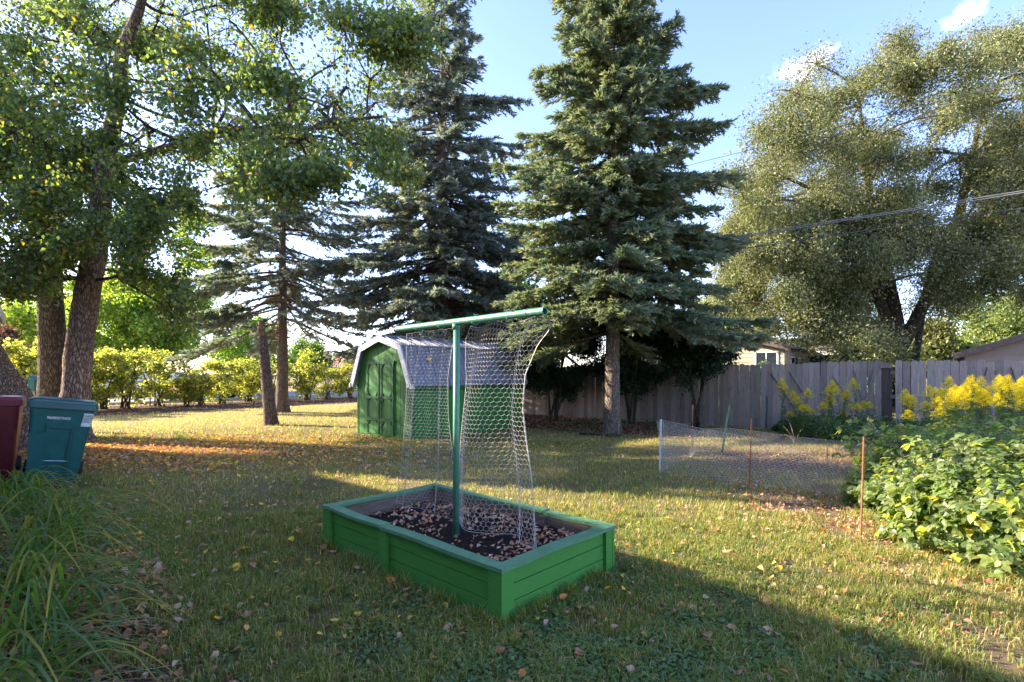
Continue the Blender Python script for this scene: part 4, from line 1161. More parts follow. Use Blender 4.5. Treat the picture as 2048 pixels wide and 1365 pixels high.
while len(cl) < 340 and tries < 15000:
    tries += 1
    x_, y_ = rng.uniform(1430, 2600), rng.uniform(30, 690)
    if not inpoly(x_, y_, outl): continue
    p = px(x_, y_, 26 + rng.uniform(-5.5, 5.0)) ; sc_ = 26 / p[1]
    p = px(x_, y_, p[1]) - np.array(el)
    if x_ > 1790 and 480 < y_ < 640 and rng.random() < 0.5: continue
    cl.append((p, rng.uniform(0.8, 1.7), 1.0))
for i in range(110):
    x_, y_ = rng.uniform(1445, 1800), rng.uniform(400, 712)
    if x_ < 1650 and y_ > 625: continue
    Z_ = rng.uniform(21.5, 29); cl.append((px(x_, y_, Z_) - np.array(el), rng.uniform(0.7, 1.2), 1.15))
for i in range(40): cl.append((px(rng.uniform(1850, 2300), rng.uniform(430, 600), rng.uniform(22, 29)) - np.array(el), rng.uniform(0.8, 1.3), 1.0))
ECOL = [(0.165, 0.185, 0.065), (0.215, 0.225, 0.09), (0.115, 0.14, 0.045), (0.27, 0.245, 0.14), (0.065, 0.085, 0.03)]
leafy(te, cl, 0.125, ECOL, [4, 4, 3, 2, 1.5], 950000, 1.4, 0.7, nsub=14, mat='needle', trunkpts=np.array(tk[3:] + tk2[1:] + tk3[1:]), twig='twig_grey', twr=0.03, width=0.42, droopy=0.55, limbr=0.08)

# other background trees -------------------------------------------------------
def round_tree(loc, h, r, label, cols, w, n=9000, nc=26,  trunk_r=0.16, z0=None, leaf=0.25, name='broadleaf_tree', twig='twig', sq=1.0, droopy=0.15, group=None):
    t = empty(name, (loc[0], loc[1], 0), label, 'tree', group); n = int(n * 1.7); nc = int(nc * 1.5)
    P = np.array([(0, 0, -0.05), (0.05, 0, h * 0.2), (-0.05, 0, h * 0.45), (0.05, 0, h * 0.8)])
    V, Q, T = trunk_tube(P, [trunk_r, trunk_r * 0.85, trunk_r * 0.6, 0.03], 10, 0.2); Acc().add(V, T, Q).build('trunk', 'bark_dark', t, smooth=True)
    z0 = h * 0.25 if z0 is None else z0; cz = (z0 + h) / 2; hz = (h - z0) / 2; cl = []
    while len(cl) < nc:
        d = rng.uniform(-1, 1, 3)
        if np.linalg.norm(d) > 1: continue
        d = d * (0.55 + 0.45 * rng.random())
        cl.append((np.array([d[0] * r, d[1] * r, cz + d[2] * hz * sq]), r * rng.uniform(0.22, 0.36), 1))
    leafy(t, cl, leaf, cols, w, n, 1.2, 0.3, trunkpts=P[1:], width=0.6, nsub=8, twig=twig, droopy=droopy)
    return t
YG = [(0.24, 0.33, 0.04), (0.16, 0.26, 0.035), (0.34, 0.37, 0.06), (0.11, 0.20, 0.03)]
DG = [(0.05, 0.10, 0.025), (0.08, 0.14, 0.03), (0.035, 0.07, 0.02)]
def bgx(pxx, Z): return ((pxx - 1024) / 1040 * Z, Z)
round_tree(bgx(235, 40), 10.5, 4.2, 'sunlit yellow-green tree across the street, just right of the leaning trunk', YG, [3, 3, 2, 1], 15000, 34, z0=1.5)
round_tree(bgx(345, 43), 10.2, 4.2, 'bushy green tree across the street, left of the sparse spruce', YG, [2, 4, 1, 2], 14000, 34, z0=1.8)
round_tree(bgx(60, 44), 9.0, 4.6, 'pale yellow-green tree far behind the bins at the left edge', YG, [4, 2, 3, 1], 12000, 30, z0=1.5)
round_tree(bgx(5, 37), 5.4, 2.0, 'dark purple-leaved small tree at the far left edge', [(0.09, 0.045, 0.05), (0.13, 0.07, 0.06), (0.06, 0.05, 0.035)], [2, 2, 1], 5000, 18, z0=1.0)
round_tree(bgx(505, 48), 7.4, 4.0, 'green tree across the street, behind the broken snag', YG, [1, 4, 1, 3], 10000, 28, z0=1.2)
round_tree(bgx(620, 58), 6.2, 3.8, 'low dark green tree across the street, beyond the sparse spruce', DG + YG[:1], [3, 3, 2, 1], 7000, 22, z0=0.8, leaf=0.24)
round_tree(bgx(780, 60), 6.0, 4.5, 'hazy green tree far beyond the shed roof', YG, [1, 3, 1, 3], 7000, 22, z0=0.5, leaf=0.26)
round_tree(bgx(1010, 27), 7.5, 3.2, 'dark green tree behind the fence, between the two tall spruces', DG, [3, 3, 2], 9000, 24, z0=1.0)
round_tree(bgx(1375, 19.5), 3.4, 1.3, 'small bushy tree behind the fence, left of the tan gable house', [(0.08, 0.15, 0.04), (0.13, 0.19, 0.06), (0.06, 0.11, 0.03)], [2, 2, 2], 7000, 20, z0=0.8, leaf=0.12)
round_tree(bgx(1532, 19.5), 2.15, 0.55, 'small pale green bush top just above the fence, before the tan gable wall', [(0.14, 0.2, 0.07), (0.2, 0.24, 0.1)], [1, 1], 2200, 12, z0=0.6, leaf=0.11, trunk_r=0.05)
round_tree(bgx(1455, 30), 7.0, 3.0, 'light green tree behind the fence, between the green spruce and the huge tree', ECOL[:4], [3, 3, 2, 1], 12000, 26, z0=1.5, leaf=0.17)
round_tree(bgx(1865, 34), 5.6, 2.4, 'olive green small tree right of the huge tree, over the fence', ECOL, [3, 2, 3, 1, 1], 8000, 22, z0=1.0)
round_tree(bgx(2010, 42), 9.6, 4.6, 'pale yellow-green rounded tree above the brown garage', [(0.17, 0.22, 0.08), (0.22, 0.25, 0.1), (0.12, 0.17, 0.05)], [3, 2, 2], 15000, 34, z0=1.5)
round_tree(bgx(1915, 27), 2.9, 0.9, 'small silvery blue conifer bush left of the brown garage', [(0.2, 0.25, 0.23), (0.27, 0.31, 0.3)], [1, 1], 3500, 14, z0=0.5, leaf=0.12, trunk_r=0.07)
round_tree(bgx(1690, 33), 4.4, 3.6, 'low grey-green tree mass under the huge tree, right of the tan house', ECOL, [2, 3, 2, 2, 1], 9000, 24, z0=0.8)

# dark evergreen bushes in front of the fence
def yew(loc, h, r, label, z0, n=13000):
    t = empty('evergreen_shrub', (loc[0], loc[1], 0), label, 'shrub')
    st = Acc(); P = [np.array((0, 0, 0.0))]
    for k in range(5):
        an = rng.random() * 6.28; q = bez((rng.normal() * .08, rng.normal() * .08, -0.05), (0.25 * math.cos(an), 0.25 * math.sin(an), h * 0.4), (0.8 * r * math.cos(an) * 0.6, 0.8 * r * math.sin(an) * 0.6, h * 0.85), 7)
        st.tube(q, np.linspace(0.045, 0.012, 7), 7); P.append(q[4])
    st.build('stems', 'bark_dark', t, smooth=True)
    cl = []
    while len(cl) < 52:
        d = rng.uniform(-1, 1, 3)
        if np.linalg.norm(d) > 1: continue
        cl.append((np.array([d[0] * r, d[1] * r * 0.55, (z0 + h) / 2 + d[2] * (h - z0) / 2]), r * rng.uniform(0.2, 0.34), 1))
    leafy(t, cl, 0.10, [(0.018, 0.042, 0.014), (0.028, 0.058, 0.018), (0.012, 0.03, 0.012)], [3, 2, 2], n, 1.2, 0.4, mat='needle', trunkpts=np.array(P), width=0.42)
yew((1.45, 17.4), 4.0, 1.5, 'dark evergreen shrub against the fence, between shed end and the green spruce trunk', 0.65, 28000)
yew((3.7, 16.3), 3.9, 1.5, 'dark evergreen shrub against the fence directly behind the green spruce trunk', 0.8, 26000)
yew((5.35, 15.1), 3.3, 1.15, 'dark drooping evergreen shrub against the fence, right of the green spruce trunk', 1.2, 18000)
yew((0.2, 18.6), 4.2, 1.4, 'dark evergreen shrub hidden half behind the far end of the shed', 0.5, 22000)

# hedge along the street ------------------------------------------------------
HC = [(0.20, 0.23, 0.04), (0.29, 0.29, 0.06), (0.13, 0.18, 0.035), (0.40, 0.34, 0.08), (0.08, 0.12, 0.025)]
def shrub_proto(loc, h, r, label):
    t = empty('hedge_shrub', (loc[0], loc[1], 0), label, 'shrub', 'sunlit shrubs in the hedge row along the street')
    st = Acc(); tips = []
    for k in range(8):
        an = rng.random() * 6.28; rr = r * rng.uniform(0.3, 0.75); hh = h * rng.uniform(0.55, 0.85)
        q = bez((rng.normal() * .12, rng.normal() * .12, -0.03), (0.35 * rr * math.cos(an), 0.35 * rr * math.sin(an), hh * 0.5), (rr * math.cos(an), rr * math.sin(an), hh), 6)
        st.tube(q, np.linspace(0.035, 0.012, 6), 5, caps=False); tips += [q[3], q[5]]
    st.build('stems', 'twig', t)
    cl = []
    for k in range(26):
        an = rng.random() * 6.28; rr = r * math.sqrt(rng.random()); z = h * (1 - 0.84 * rng.random() ** 1.2)
        rr *= (0.65 + 0.35 * min(1, z / (0.6 * h))) * (1 - 0.35 * SS(0.75 * h, h, z))
        cl.append((np.array([rr * math.cos(an), rr * math.sin(an), z * 0.93]), rng.uniform(0.24, 0.42), 1))
    leafy(t, cl, 0.125, HC, [3, 4, 2, 2.2, 1.2], 3000, 1.25, 0.2, trunkpts=np.array(tips), width=0.75, twr=0.01, limbr=0.02)
    return t
def copy_tree(o):
    c = o.copy(); COL.objects.link(c)
    for ch in list(o.children):
        d = ch.copy(); COL.objects.link(d); d.parent = c
    return c
hp_ = [  # photo column, distance, height scale, label
    (204, 23.4, 1.0, 'hedge shrub with tall bare stems, directly right of the big leaning trunk'),
    (251, 23.9, 1.05, 'second hedge shrub right of the big leaning trunk, with dark forked stems'),
    (317, 25.6, 1.0, 'open hedge shrub with thin stems, before the gap left of the red car'),
    (374, 25.9, 0.55, 'narrow hedge shrub in front of the red car'),
    (399, 26.4, 0.85, 'dense low hedge shrub hiding the middle of the red car'),
    (444, 28.0, 0.9, 'hedge shrub between the red car and the broken snag'),
    (497, 30.0, 0.9, 'hedge shrub directly left of the broken snag'),
    (540, 31.0, 0.95, 'hedge shrub right behind the broken snag, left of the spruce trunk'),
    (613, 31.6, 1.15, 'tall rounded hedge shrub right of the sparse spruce trunk'),
    (655, 33.0, 0.75, 'low dense hedge shrub below the red-roofed house'),
    (702, 34.3, 0.95, 'last hedge shrub beside the left wall of the shed'),
    (60, 20.5, 1.1, 'hedge shrub seen between the frame-edge trunk and the dark trunk'),
    (20, 19.8, 1.05, 'hedge shrub behind the leaning frame-edge trunk'),
    (150, 22.0, 1.0, 'hedge shrub mostly hidden behind the two big trunks')]
prot = []
for i, (c_, Z_, sc_, lab) in enumerate(hp_):
    loc = ((c_ - 1024) / 1040 * Z_, Z_, 0)
    if i < 4:
        o = shrub_proto(loc, 2.65, 1.15, lab); prot.append(o)
    else:
        o = copy_tree(prot[i % 4]); o.location = loc; o['label'] = lab
    o.scale = (sc_ ** 0.5 * 1.08, sc_ ** 0.5 * 1.08, sc_); o.rotation_euler = (0, 0, rng.random() * 6.28)

# ------------------------------------------------------------------ raspberries
def raspberry(loc, r, h, n, label, seed):
    t = empty('raspberry_bush', (loc[0], loc[1], 0), label, 'bush', 'raspberry bushes at the right edge')
    st = Acc(); tips = []; P_, D_, N_ = [], [], []
    for k in range(int(16 * r)):
        an = rng.random() * 6.28; rr = r * rng.uniform(0.4, 1.05); hh = h * rng.uniform(0.75, 1.1)
        b0 = np.array([rng.normal() * r * 0.3, rng.normal() * r * 0.3, 0])
        q = bez(b0, b0 + np.array([0.3 * rr * math.cos(an), 0.3 * rr * math.sin(an), hh * 1.35]), np.array([rr * math.cos(an), rr * math.sin(an), hh * rng.uniform(0.25, 0.8)]), 9)
        st.tube(q, np.linspace(0.007, 0.003, 9), 5, caps=False)
    for k in range(int(15 * r)):      # long canes that stick out of the mound
        an = rng.random() * 6.28; rr = r * rng.uniform(0.85, 1.28); hh = h * rng.uniform(0.9, 1.25)
        b0 = np.array([rng.normal() * r * 0.3, rng.normal() * r * 0.3, 0])
        q = bez(b0, b0 + np.array([0.5 * rr * math.cos(an), 0.5 * rr * math.sin(an), hh * 1.45]), np.array([rr * math.cos(an), rr * math.sin(an), hh * rng.uniform(0.35, 0.95)]), 14)
        st.tube(q, np.linspace(0.006, 0.002, 14), 5, caps=False)
        for q_ in q[5:]: P_.append(q_ + rng.normal(size=3) * 0.03); P_.append(q_ + rng.normal(size=3) * 0.045)
    st.build('canes', 'twig_grey', t)
    # leaf shells: trifoliate sets spread over the bush surface and inside
    m = int(n * 1.4)
    u = rng.random(m); an = rng.random(m) * 2 * np.pi; el_ = np.arcsin(rng.random(m) ** 0.8)
    rad = 0.72 + 0.28 * rng.random(m) ** 0.5 + 0.30 * (fbm(an * 2, el_ * 3 + seed, 1.3) - 0.5) * 2
    out = np.stack([np.cos(an) * np.cos(el_), np.sin(an) * np.cos(el_), np.sin(el_)], 1)
    Pc = out * rad[:, None] * np.array([r, r, h])
    Pc[:, 2] = Pc[:, 2].clip(0.03, None)
    nrm = norm(out * np.array([0.9, 0.9, 0.7]) + np.array([0, 0, 0.75]) + rng.normal(size=(m, 3)) * 0.35)
    dd = norm(out * np.array([1, 1, 0.1]) + np.array([0, 0, -0.35]) + rng.normal(size=(m, 3)) * 0.5)
    P_ = np.array(P_); mk = len(P_); ok_ = np.concatenate([np.ones(m, bool), np.ones(mk, bool)])
    Pc = np.vstack([Pc, P_]); nrm = np.vstack([nrm, norm(np.array([0, 0, 1.0]) + rng.normal(size=(mk, 3)) * 0.4)])
    dd = np.vstack([dd, norm(norm(P_ * [1, 1, 0]) + rng.normal(size=(mk, 3)) * 0.6 + [0, 0, -0.2])]); m += mk
    a = Acc(); S = norm(np.cross(dd, nrm)); Lf = rng.uniform(0.05, 0.088, m)
    col = palette(m, [(0.16, 0.215, 0.065), (0.22, 0.27, 0.085), (0.11, 0.16, 0.05), (0.55, 0.52, 0.06)], [4, 3, 3, 0.45], 0.15)
    for (o1, rot, sc) in ((0.0, 0, 1.0), (-0.2, 1.15, 0.85), (-0.2, -1.15, 0.85)):
        D2 = norm(dd * math.cos(rot) + S * math.sin(rot) + rng.normal(size=(m, 3)) * 0.12)
        V, T, Q = leaves8(Pc + dd * (o1 * Lf)[:, None], D2, norm(nrm + rng.normal(size=(m, 3)) * 0.15), Lf * sc, Lf * sc * 0.74, 0.10, 0.22)
        a.add(V, T, Q, np.repeat(col * (1 + rng.normal(size=(m, 1)) * 0.06), 8, 0))
    a.build('foliage', 'leaf', t, col=True)
rasp = [((4.4, 4.5), 0.95, 0.72, 3000, 'nearest raspberry bush, low leafy mound at the right frame edge'),
        ((4.85, 5.75), 0.95, 0.80, 3000, 'raspberry bush with yellow-green leaves just right of the rusty stake'),
        ((5.9, 5.3), 1.0, 0.86, 2400, 'tall raspberry bush at the frame edge, behind the nearest mound'),
        ((5.9, 7.1), 1.0, 0.70, 2600, 'raspberry bush between the wire plot and the goldenrod bank'),
        ((7.2, 7.0), 1.1, 0.74, 2400, 'raspberry bush in front of the brightest goldenrod at the frame edge'),
        ((7.3, 8.6), 1.0, 0.72, 2000, 'farthest raspberry bush, beside the green stake near the goldenrod'),
        ((5.4, 4.0), 0.9, 0.95, 1500, 'raspberry bush cut by the lower right frame edge')]
for i, (l_, r_, h_, n_, lab) in enumerate(rasp): raspberry(l_, r_, h_, n_, lab, i * 7.3)
# small yellow patch inside the second bush is part of its foliage colouring

# ------------------------------------------------------------------ goldenrod
def goldenrod(h, label, group, bright=1.0):
    t = empty('goldenrod_plant', (0, 0, 0), label, 'flower plant', group)
    s = Acc(); q = bez((0, 0, -0.02), (0.01, 0, h * 0.5), (rng.normal() * 0.06, rng.normal() * 0.06, h * 0.93), 6)
    s.tube(q, np.linspace(0.006, 0.003, 6), 5, C=(0.14, 0.18, 0.05))
    n = int(h / 0.008); u = rng.random(n); z = u * h * 0.9; an = rng.random(n) * 6.28
    P = np.stack([np.interp(u, np.linspace(0, 1, 6), q[:, j]) for j in range(3)], 1); P[:, 2] = z
    D = np.stack([np.cos(an), np.sin(an), 0.35 - 0.5 * (u < 0.4)], 1); D = norm(D)
    L = 0.12 * (1.1 - 0.45 * u); V, T = kites(P, D, norm(np.array([0, 0, 1.0]) + rng.normal(size=(n, 3)) * 0.2), L, L * 0.24, 0.1)
    s.add(V, T, C=np.repeat(palette(n, [(0.07, 0.135, 0.045), (0.11, 0.18, 0.055)], [1, 1]), 4, 0))
    s.build('stem_leaves', 'leaf', t, col=True)
    f = Acc(); m = 14; an = np.arange(m) * 2.4
    FP = []
    for k in range(m):
        zz = h * (0.80 + 0.2 * k / m); ll = 0.15 * (1.15 - k / m)
        d = np.array([math.cos(an[k]), math.sin(an[k]), 0.55]); st_ = np.array([q[-1][0], q[-1][1], zz])
        for w_ in np.linspace(0.25, 1, 7): FP.append(st_ + d * ll * w_ - np.array([0, 0, 0.05 * w_ * w_]))
    FP = np.repeat(np.array(FP), 9, 0); FP = FP + rng.normal(size=FP.shape) * 0.013; nn = len(FP)
    V, T = kites(FP, rand_dirs(nn), rand_dirs(nn), 0.015, 0.010, 0.2)
    f.add(V, T, C=np.repeat(palette(nn, [(0.78, 0.60, 0.03), (0.70, 0.58, 0.05), (0.55, 0.5, 0.07)], [3, 2, 1], 0.12) * bright, 4, 0))
    f.build('flower_head', 'flower', t, col=True)
    return t
G1 = 'goldenrod plants crowding the right frame edge'; G2 = 'goldenrod plants in the shaded clump against the fence'
gp = [goldenrod(1.45, 'goldenrod plant with a bright yellow plume in the sunny bank above the raspberries', G1) for _ in range(4)]
spots = []
for k in range(78):
    Zk = rng.uniform(8.6, 10.8); c_ = 1795 + 300 * rng.random() ** 0.8
    spots.append(((c_ - 1024) / 1040 * Zk, Zk))
for i, (x_, y_) in enumerate(spots):
    o = gp[i] if i < 4 else copy_tree(gp[i % 4])
    o.location = (x_, y_, 0); s = rng.uniform(0.72, 1.12) * (0.86 if x_ / y_ < 0.84 else 1.0); o.scale = (1, 1, s); o.rotation_euler = (0, 0, rng.random() * 6.28)
gp = [goldenrod(1.2, 'goldenrod plant with shade-darkened yellow plume in the shaded clump before the loose fence slats', G2, 0.85) for _ in range(3)]  # plume colour darkened to imitate the shade by the fence
for i in range(24):
    Zk = rng.uniform(11.8, 13.0); c_ = rng.choice([rng.uniform(1560, 1625), rng.uniform(1630, 1735)]); x_ = (c_ - 1024) / 1040 * Zk
    if fence_dist(x_, Zk) < 0.2: Zk = 20.6 / (1 + .8 * (c_ - 1024) / 1040) - 0.4; x_ = (c_ - 1024) / 1040 * Zk
    o = gp[i] if i < 3 else copy_tree(gp[i % 3])
    o.location = (x_, Zk, 0); s = rng.uniform(0.5, 1.25); o.scale = (1, 1, s); o.rotation_euler = (0, 0, rng.random() * 6.28)

# weedy undergrowth below the goldenrod (uncountable)
acc = Acc(); n = 9000
c_ = rng.uniform(1545, 2060, n); Zr = 20.6 / (1 + .8 * (c_ - 1024) / 1040) - rng.uniform(0.15, 2.6, n) * SS(1530, 1650, c_); x_ = (c_ - 1024) / 1040 * Zr
hgt = (0.25 + 0.45 * fbm(x_, Zr, 1.3)) * SS(1540, 1580, c_)
P = np.stack([x_, Zr, hgt * rng.random(n) ** 0.7], 1); D = norm(rand_dirs(n) + np.array([0, 0, 0.2])); N = norm(rand_dirs(n) + np.array([0, 0, 1.0]))
L = rng.uniform(0.05, 0.11, n); V, T = kites(P, D, N, L, L * 0.5)
acc.add(V, T, C=np.repeat(palette(n, [(0.07, 0.14, 0.035), (0.045, 0.10, 0.03), (0.11, 0.18, 0.05), (0.5, 0.5, 0.48)], [3, 3, 2, 0.12]), 4, 0))
m = 2500; x = rng.uniform(-0.5, 5, m); y = rng.uniform(13.3, 17, m); k = (zones(x, y)[0] > .4) & (fbm(x, y, 1.8) > 0.56); x, y = x[k], y[k]; m = len(x)
P = np.stack([x, y, 0.14 * rng.random(m)], 1); L = rng.uniform(0.06, 0.12, m)
V, T = kites(P, norm(rand_dirs(m) + [0, 0, .4]), norm(rand_dirs(m) + [0, 0, 1.]), L, L * 0.45); acc.add(V, T, C=np.repeat(palette(m, [(0.06, 0.12, 0.03), (0.1, 0.17, 0.05)], [1, 1]), 4, 0))
setp(acc.build('undergrowth', 'leaf', col=True), 'low weedy green undergrowth along the foot of the fence', 'undergrowth', kind='stuff')

# ------------------------------------------------------------------ daylily clumps
def daylily(loc, r, label, n=130):
    a = Acc(); k = 9; t = np.linspace(0, 1, k)
    V_, C_ = [], []
    for i in range(n):
        dry = rng.random() < 0.36
        an = rng.normal(-0.25, 1.15) if rng.random() < 0.75 else rng.random() * 6.28
        L = r * rng.uniform(0.65, 1.15); b0 = np.array([rng.normal() * 0.12, rng.normal() * 0.12, 0.0])
        d = np.array([math.cos(an), math.sin(an), 0]); s = np.array([-math.sin(an), math.cos(an), 0])
        up = (0.10 if dry else rng.uniform(0.25, 0.78)) * L
        fall = up * rng.uniform(0.75, 1.25) + 0.05
        z = up * (t * 1.9) * (1 - 0.5 * t) * 1.05 - fall * np.clip(t - 0.35, 0, 1) ** 2 * 1.9
        C0 = b0 + d * (L * (t * 0.35 + 0.6 * t ** 1.7))[:, None] + np.array([0, 0, 1.0]) * np.maximum(z, 0.015 + 0.02 * rng.random())[:, None] + s * (rng.normal() * 0.10 * L * t ** 2)[:, None]
        w = (0.007 if dry else rng.uniform(0.006, 0.0115)) * np.clip(1.12 - t ** 2.2, 0.06, 1)
        V = np.stack([C0 - s * w[:, None], C0 - np.array([0, 0, 1]) * (w * 0.45)[:, None], C0 + s * w[:, None]], 1).reshape(-1, 3)
        Q = [(j * 3 + e, j * 3 + e + 1, j * 3 + e + 4, j * 3 + e + 3) for j in range(k - 1) for e in (0, 1)]
        if dry: base = np.array([(0.42, 0.33, 0.22), (0.5, 0.45, 0.38), (0.33, 0.22, 0.13)][rng.integers(3)])[None].repeat(k, 0)
        else:
            base = np.array([(0.09, 0.175, 0.03), (0.125, 0.215, 0.045), (0.16, 0.245, 0.07)][rng.integers(3)])[None].repeat(k, 0)
            if rng.random() < 0.36: base = base * (1 - np.clip(t * 1.6 - 0.5, 0, 1))[:, None] + np.array([0.50, 0.36, 0.04]) * np.clip(t * 1.6 - 0.5, 0, 1)[:, None]
        a.add(V, Q=Q, C=np.repeat(base * rng.uniform(0.8, 1.2), 3, 0))
    o = a.build('daylily_clump', 'leaf', col=True, smooth=True)
    o.location = (loc[0], loc[1], 0)
    return setp(o, label, 'plant', 'daylily clumps along the left edge')
for (l_, r_, lab) in (((-2.35, 2.45), 0.72, 'nearest daylily clump, arching leaves at the bottom left corner'),
                      ((-2.85, 3.05), 0.8, 'daylily clump with yellowing leaves, second from the bottom left corner'),
                      ((-3.45, 3.6), 0.85, 'daylily clump midway up the left edge, just below the tall blades'),
                      ((-3.9, 4.35), 0.95, 'large daylily clump with long green blades reaching over the brown mulch'),
                      ((-4.5, 5.1), 1.0, 'daylily clump in front of the red bin, arching over the lawn edge'),
                      ((-5.45, 5.7), 0.9, 'daylily clump directly in front of the teal bin'),
                      ((-6.35, 6.6), 0.72, 'farthest daylily clump, touching the foot of the teal bin')):
    daylily(l_, r_, lab)
# dry grass tufts by the birch roots
for (x_, y_, lab) in ((-9.2, 12.0, 'thin dry grass tuft right of the teal bin at the tree root'), (-7.9, 12.4, 'thin dry grass tuft out on the lawn beyond the root flare')):
    o = daylily((x_, y_), 0.42, lab, 26); o.name = 'grass_tuft'; o['category'] = 'grass tuft'; del o['group']
# thin dead stalks in the wire plot
a = Acc()
for k in range(5):
    an = rng.random() * 6.28; a.tube(bez((0, 0, 0), (0.04 * math.cos(an), 0.04 * math.sin(an), 0.25), (0.3 * math.cos(an), 0.3 * math.sin(an), rng.uniform(0.2, 0.55)), 6), np.linspace(0.008, 0.004, 6), 5)
o = a.build('dead_stalks', 'twig_grey'); o.location = (6.15, 11.3, 0); setp(o, 'pale dry forked stalks standing at the back of the wire plot', 'dead plant')

# ------------------------------------------------------------------ bins
def bin_(name, loc, face, w, dpt, h, body, lidm, label, roll=0.0, text=False, sc=1.0):
    t = empty(name, loc, label, 'bin'); t.rotation_euler = (0, roll, face)
    # local: x along the face, y away from the viewer, z up
    def ringpts(z, hw, hd, yo, n=4):
        r = 0.05; pts = []
        for (cx, cy, a0) in ((hw - r, -hd + r, -90), (hw - r, hd - r, 0), (-hw + r, hd - r, 90), (-hw + r, -hd + r, 180)):
            for k in range(n + 1):
                an = R(a0 + 90 * k / n); pts.append((cx + r * math.cos(an), cy + r * math.sin(an) + yo, z))
        return pts
    a = Acc(); lv = [(0.0, 0.74), (0.3, 0.81), (0.62, 0.90), (0.70, 0.92), (0.84, 0.955), (0.88, 0.965), (0.885, 1.0), (0.92, 1.0)]
    V = []
    for zf_, s in lv: V += ringpts(zf_ * h, w / 2 * s * 0.965, dpt / 2 * s * 0.965, 0.0)
    m = 20; Q = [(i * m + j, i * m + (j + 1) % m, (i + 1) * m + (j + 1) % m, (i + 1) * m + j) for i in range(len(lv) - 1) for j in range(m)]
    c = len(V); V.append((0, 0, 0)); T = [(c, (j + 1) % m, j) for j in range(m)]
    a.add(V, T, Q); bo = a.build('body', body, t, smooth=False)
    # raised frame around the recessed front panel, built on the sloping face
    yf = lambda z: -dpt / 2 * 0.965 * (0.74 + 0.26 * z / h * 0.96) - 0.004
    a = Acc()
    def fb(x0, x1, z0, z1, th=0.034):
        V = []
        for z in (z0, z1):
            for x in (x0, x1):
                k = (0.76 + 0.22 * z / h)
                V += [(x * k, yf(z) + 0.01, z), (x * k, yf(z) - th, z)]
        a.add(V, Q=[(1, 3, 7, 5), (0, 4, 6, 2), (0, 1, 5, 4), (2, 6, 7, 3), (4, 5, 7, 6), (0, 2, 3, 1)])
    fb(-w * 0.47, -w * 0.22, 0.02, h * 0.60); fb(w * 0.24, w * 0.45, 0.02, h * 0.60); fb(-w * 0.22, w * 0.24, h * 0.66, h * 0.72, 0.022)
    fb(-w * 0.22, -w * 0.17, h * 0.1, h * 0.66, 0.022); fb(w * 0.19, w * 0.24, h * 0.1, h * 0.66, 0.022)
    a.build('front_ribs', body, t)
    a = Acc(); a.tube([(-w * 0.2, yf(h * .27) - 0.016, h * 0.27), (w * 0.22, yf(h * .27) - 0.016, h * 0.27)], 0.007, 6); a.build('grab_bar', 'chrome', t)
    # lid: skirted, slightly domed
    a = Acc(); V = []
    ll = [(0.895, 1.035), (0.955, 1.035), (0.965, 1.0), (0.985, 0.99), (1.0, 0.9), (1.008, 0.6)]
    for zf_, s in ll: V += ringpts(zf_ * h, w / 2 * s, dpt / 2 * s, 0.0)
    Q = [(i * m + j, i * m + (j + 1) % m, (i + 1) * m + (j + 1) % m, (i + 1) * m + j) for i in range(len(ll) - 1) for j in range(m)]
    c = len(V); V.append((0, 0, 1.01 * h)); T = [(c, (len(ll) - 1) * m + j, (len(ll) - 1) * m + (j + 1) % m) for j in range(m)]
    a.add(V, T, Q); a.build('lid', lidm, t)
    a = Acc()
    for x in (-0.18, 0.0, 0.18): a.tube([(x * w - .02, dpt * 0.42, h * 1.012), (x * w + .02, dpt * 0.42, h * 1.012)], 0.012, 6)
    a.tube([(-w * .4, dpt / 2 + 0.05, h * .93), (w * .4, dpt / 2 + 0.05, h * .93)], 0.015, 8); a.build('handle', lidm, t)
    for s in (-1, 1):
        a = Acc(); a.tube([(s * (w * 0.37 + 0.001), dpt * 0.40, 0.13), (s * (w * 0.37 + 0.055), dpt * 0.40, 0.13)], 0.13, 18); a.build('wheel', 'tyre', t)
    if text:
        def txt(s, size, x, z, mat, name, dy=0.0, ex=0.0012):
            cu = bpy.data.curves.new(name, 'FONT'); cu.body = s; cu.size = size; cu.extrude = ex; cu.align_x = 'CENTER'; cu.space_line = 0.85; cu.space_character = 0.9
            tmp = bpy.data.objects.new('tmp', cu); COL.objects.link(tmp)
            dg = bpy.context.evaluated_depsgraph_get(); me = bpy.data.meshes.new_from_object(tmp.evaluated_get(dg)); bpy.data.objects.remove(tmp)
            me.name = name; me.materials.clear(); me.materials.append(MATS[mat])
            o = bpy.data.objects.new(name, me); COL.objects.link(o); o.parent = t
            tilt = math.atan2(dpt / 2 * 0.25, h)
            o.rotation_euler = (R(90) + tilt * 0.95, 0, 0); o.location = (x, yf(z) - 0.005 - dy, z)
            return o
        txt('96080079435', 0.052, -0.03, h * 0.765, 'white_paint', 'number_marking')
        a = Acc(); z0, z1 = h * 0.695, h * 0.855
        a.add([(w * 0.29, yf(z0) - 0.006, z0), (w * 0.435, yf(z0) - 0.006, z0), (w * 0.455, yf(z1) - 0.006, z1), (w * 0.315, yf(z1) - 0.006, z1),
               (w * 0.29, yf(z0) - 0.002, z0), (w * 0.435, yf(z0) - 0.002, z0), (w * 0.455, yf(z1) - 0.002, z1), (w * 0.315, yf(z1) - 0.002, z1)],
              Q=[(0, 1, 2, 3), (4, 7, 6, 5), (0, 4, 5, 1), (3, 2, 6, 7), (0, 3, 7, 4), (1, 5, 6, 2)])
        a.build('sticker', 'label_white', t)
        txt('YARD\nWASTE\nONLY', 0.047, w * 0.375, h * 0.81, 'ink', 'sticker_text', 0.004)
    return t
ang = math.atan2(0.64, 0.77)
